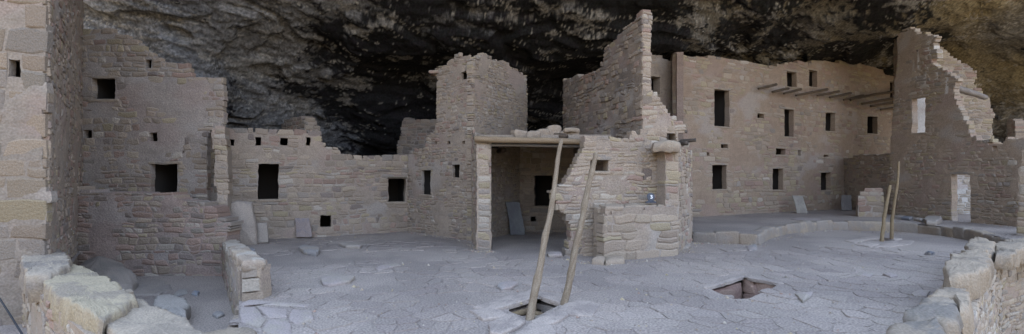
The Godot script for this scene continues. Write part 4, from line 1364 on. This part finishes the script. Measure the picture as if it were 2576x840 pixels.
func make_loose() -> void:
	var dust := Color(.365, .308, .284)
	var tan1 := Color(.36, .31, .265)
	var grey := Color(.31, .285, .27)
	# ladders
	for r in [["kiva_ladder", "tall pale two-pole ladder leaning out of the near hatch", [[1334, 800, 1413, 352, 5.88, 7.3, .048, .026], [1418, 766, 1499, 386, 6.5, 7.6, .048, .036]]],
			["kiva_ladder", "slim two-pole ladder standing in the far hatch by the terrace", [[2218, 608, 2239, 466, 12.66, 12.9, .045, .032], [2243, 604, 2260, 406, 13.0, 13.1, .042, .024]]]]:
		var p0 := gp(r[2][0][0], r[2][0][1])
		var t := thing(r[0], r[1], "ladder", p0)
		var foot := []
		for q in r[2]:
			var a := dp(q[0], q[1], q[4])
			var b := dp(q[2], q[3], q[5])
			var dn: Vector3 = a - (b - a).normalized() * 1.0
			if dn.y < -1.2:
				dn = a + (dn - a) * ((-1.2 - a.y) / (dn.y - a.y))
			if q[4] > 9:
				dn = a - (b - a).normalized() * .7
			foot.append([dn, b])
			var pp := [dn]
			pp.append_array(pole_path(a, b, 22, q[0] * .37, .07))
			var rr := [q[6]]
			rr.append_array(taper(q[6], q[7], 22))
			part("pole", tube(pp, rr, 10, q[0], .22, Color(.34, .255, .155), Color(.25, .185, .115)) if q[4] > 9 else tube(pp, rr, 12, q[0], .22, Color(.33, .265, .195), Color(.235, .175, .12)), M.wood, t)
		var e: Vector3 = foot[0][0].lerp(foot[0][1], .1)
		var g: Vector3 = foot[1][0].lerp(foot[1][1], .1)
		part("rung", tube([e, g], [.025, .025], 8, 1.0, .1, Color(.3, .22, .14), Color(.2, .15, .1)), M.wood, t)
	# standing and leaning slabs
	lean_slab(743, 549, 784, 598, 13.45, .05, .16, .15, -.03, Color(.33, .27, .25), Color(.27, .24, .25), "thin pinkish slab leaning on the long low wall")
	lean_slab(1280, 504, 1321, 588, 14.0, .05, .12, .1, -.08, Color(.25, .25, .25), Color(.2, .2, .21), "tall grey slab leaning inside the shadowed open room")
	lean_slab(2003, 490, 2031, 536, 18.6, .06, .2, -.2, -.08, Color(.36, .33, .29), Color(.3, .27, .24), "pale slab leaning on the long facade", .25)
	lean_slab(2117, 489, 2142, 529, 20.0, .06, .15, -.3, .05, Color(.22, .2, .185), Color(.17, .155, .15), "dark slab leaning in the shaded terrace corner", .25)
	single("upright_slab", slab_mesh(PackedVector2Array([Vector2(-.28, -1.02), Vector2(-.1, -1.08), Vector2(.2, -1.04), Vector2(.3, -.6), Vector2(.31, 0), Vector2(-.3, 0), Vector2(-.33, -.6)]), .24, 7.0, .06, Color(.38, .32, .27), Color(.33, .28, .24), .1, 3.0, .05), M.boulder, Transform3D(Basis(Vector3.UP, .35) * Basis(Vector3.RIGHT, PI / 2 - .05), Vector3(gp(608, 618).x, -.03, gp(608, 618).z)), "rounded plastered upright slab beside the low partition", "stone slab")
	lean_slab(643, 564, 674, 616, 12.3, .1, .1, .3, .0, tan1, dust, "small tan block standing beside the rounded plastered slab")
	lean_slab(637, 540, 658, 575, 12.75, .05, .05, .4, .05, tan1, grey, "pointed sliver of stone propped behind a small tan block")
	# flat stones on the plaza
	flat_stone([749, 628, 765, 623, 800, 628, 806, 636, 795, 642, 765, 638], .09, .09, tan1, grey, "oval grinding stone lying on sand before the pinkish slab")
	flat_stone([852, 617, 862, 613, 905, 617, 912, 621, 905, 625, 870, 624], .07, .07, tan1, dust, "pale flat stone lying before the small low vent")
	flat_stone([806, 707, 815, 697, 850, 692, 895, 700, 880, 712, 830, 720, 812, 717], .05, .06, dust, tan1, "large thin flagstone lying loose in the plaza")
	flat_stone([606, 629, 615, 625, 638, 626, 642, 632, 620, 634], .05, .05, Color(.26, .25, .26), grey, "dark flat stone beside the rounded upright slab")
	flat_stone([1250, 722, 1262, 713, 1290, 711, 1304, 717, 1290, 726, 1260, 728], .04, .05, dust, grey, "small flat stone lying beyond the near hatch")
	flat_stone([945, 676, 965, 668, 1000, 665, 1010, 669, 985, 675, 955, 681], .03, .04, dust, tan1, "thin pale stone sliver set in the plaza floor")
	flat_stone([1376, 639, 1385, 635, 1412, 637, 1415, 644, 1380, 645], .06, .07, tan1, dust, "small rounded stone at the ragged foot of the front wall")
	flat_stone([1708, 618, 1720, 613, 1738, 617, 1730, 626, 1710, 627], .06, .07, tan1, dust, "flat stone at the foot of the return face by the block")
	flat_stone([1876, 620, 1900, 616, 1906, 628, 1884, 631], .02, .04, dust, grey, "square flagstone before the corner of the terrace")
	flat_stone([2322, 557, 2334, 549, 2366, 551, 2370, 557, 2355, 564, 2330, 563], .12, .14, tan1, dust, "shallow trough-shaped stone before the bright doorway", .25)
	flat_stone([2250, 548, 2260, 543, 2276, 545, 2272, 550], .07, .08, tan1, grey, "small stone nearest the stub wall in the row under the tower", .25)
	flat_stone([2266, 551, 2275, 546, 2296, 549, 2290, 554], .07, .08, grey, Color(.2, .2, .22), "dark middle stone in the row under the tower", .25)
	flat_stone([2298, 554, 2306, 551, 2324, 553, 2318, 557], .06, .07, tan1, grey, "pale thin stone beside the trough-shaped stone", .25)
	for r in [[1988, 552, 2010, 548, 2060, 551, 2070, 555, 2030, 557], [2292, 740, 2312, 731, 2340, 733, 2330, 746, 2300, 747], [2150, 694, 2165, 685, 2200, 689, 2190, 699], [2220, 690, 2240, 689, 2260, 695, 2240, 699], [2000, 740, 2045, 735, 2042, 745, 2020, 760]]:
		flat_stone(r, .025, .05, dust, tan1, "thin flat stone sunk almost flush in the floor", .25 if r[1] < 560 else .0, .012, "stone", "flat_stone", "flush flat stones in the floor")
	single("pebble", slab_mesh(PackedVector2Array([Vector2(-.07, -.05), Vector2(.06, -.06), Vector2(.07, .05), Vector2(-.05, .06)]), .08, 3.0, .03, Color(.15, .15, .17), grey, .03, 8.0, .02), M.boulder, Transform3D(Basis(), gp(2338, 642) + Vector3(0, .07, 0)), "dark fist-sized stone alone on the plaza near the parapet", "stone")
	# paving slabs in the corner by the partition
	for r in [[604, 766, 625, 757, 790, 770, 788, 778, 640, 768, 610, 772], [604, 775, 640, 772, 670, 806, 655, 826, 606, 812], [644, 772, 724, 782, 722, 800, 675, 802], [728, 792, 735, 779, 785, 780, 790, 805, 745, 817, 728, 808], [676, 806, 722, 803, 730, 818, 735, 845, 690, 860, 660, 830]]:
		flat_stone(r, .022, .07, dust, tan1, "worn rectangular paving slab beside the low partition end", .0, .012, "paving slab", "paving_slab", "paving slabs at the partition end")
	# the sunken room
	var sl := slab_mesh(quad_px([195, 640, 240, 640, 300, 660, 345, 700, 330, 712, 270, 725, 210, 715, 190, 690], -.3), .5, 14.0, .12, Color(.33, .28, .24), Color(.27, .235, .205), .15, 2.0, .25)
	single("fallen_slab", sl, M.boulder, Transform3D(Basis(), Vector3(0, -.32, 0)), "large tilted slab at the foot of the low reddish wall", "stone slab")
	flat_stone([300, 722, 340, 705, 410, 708, 440, 730, 400, 745, 340, 748], .05, .2, Color(.32, .275, .24), Color(.28, .24, .215), "broad flat dusty slab in the sunken room", -.52, .05)
	flat_stone([384, 790, 390, 765, 430, 760, 470, 768, 477, 790, 470, 815, 420, 815], .2, .3, Color(.38, .34, .30), Color(.32, .29, .26), "squared pale block standing inside the sunken room", -.52, .05)
	flat_stone([534, 793, 545, 784, 562, 788, 566, 793, 548, 801], .03, .05, Color(.42, .38, .34), grey, "small pale shard lying on the sunken floor", -.52, .01)
	flat_stone([436, 743, 450, 730, 470, 730, 472, 740, 445, 748], .03, .05, Color(.34, .31, .28), grey, "thin shard beside the broad dusty slab", -.52, .01)
	flat_stone([480, 742, 488, 734, 502, 736, 498, 746], .04, .06, Color(.27, .29, .33), grey, "bluish shard in the middle of the sunken room", -.52, .01)
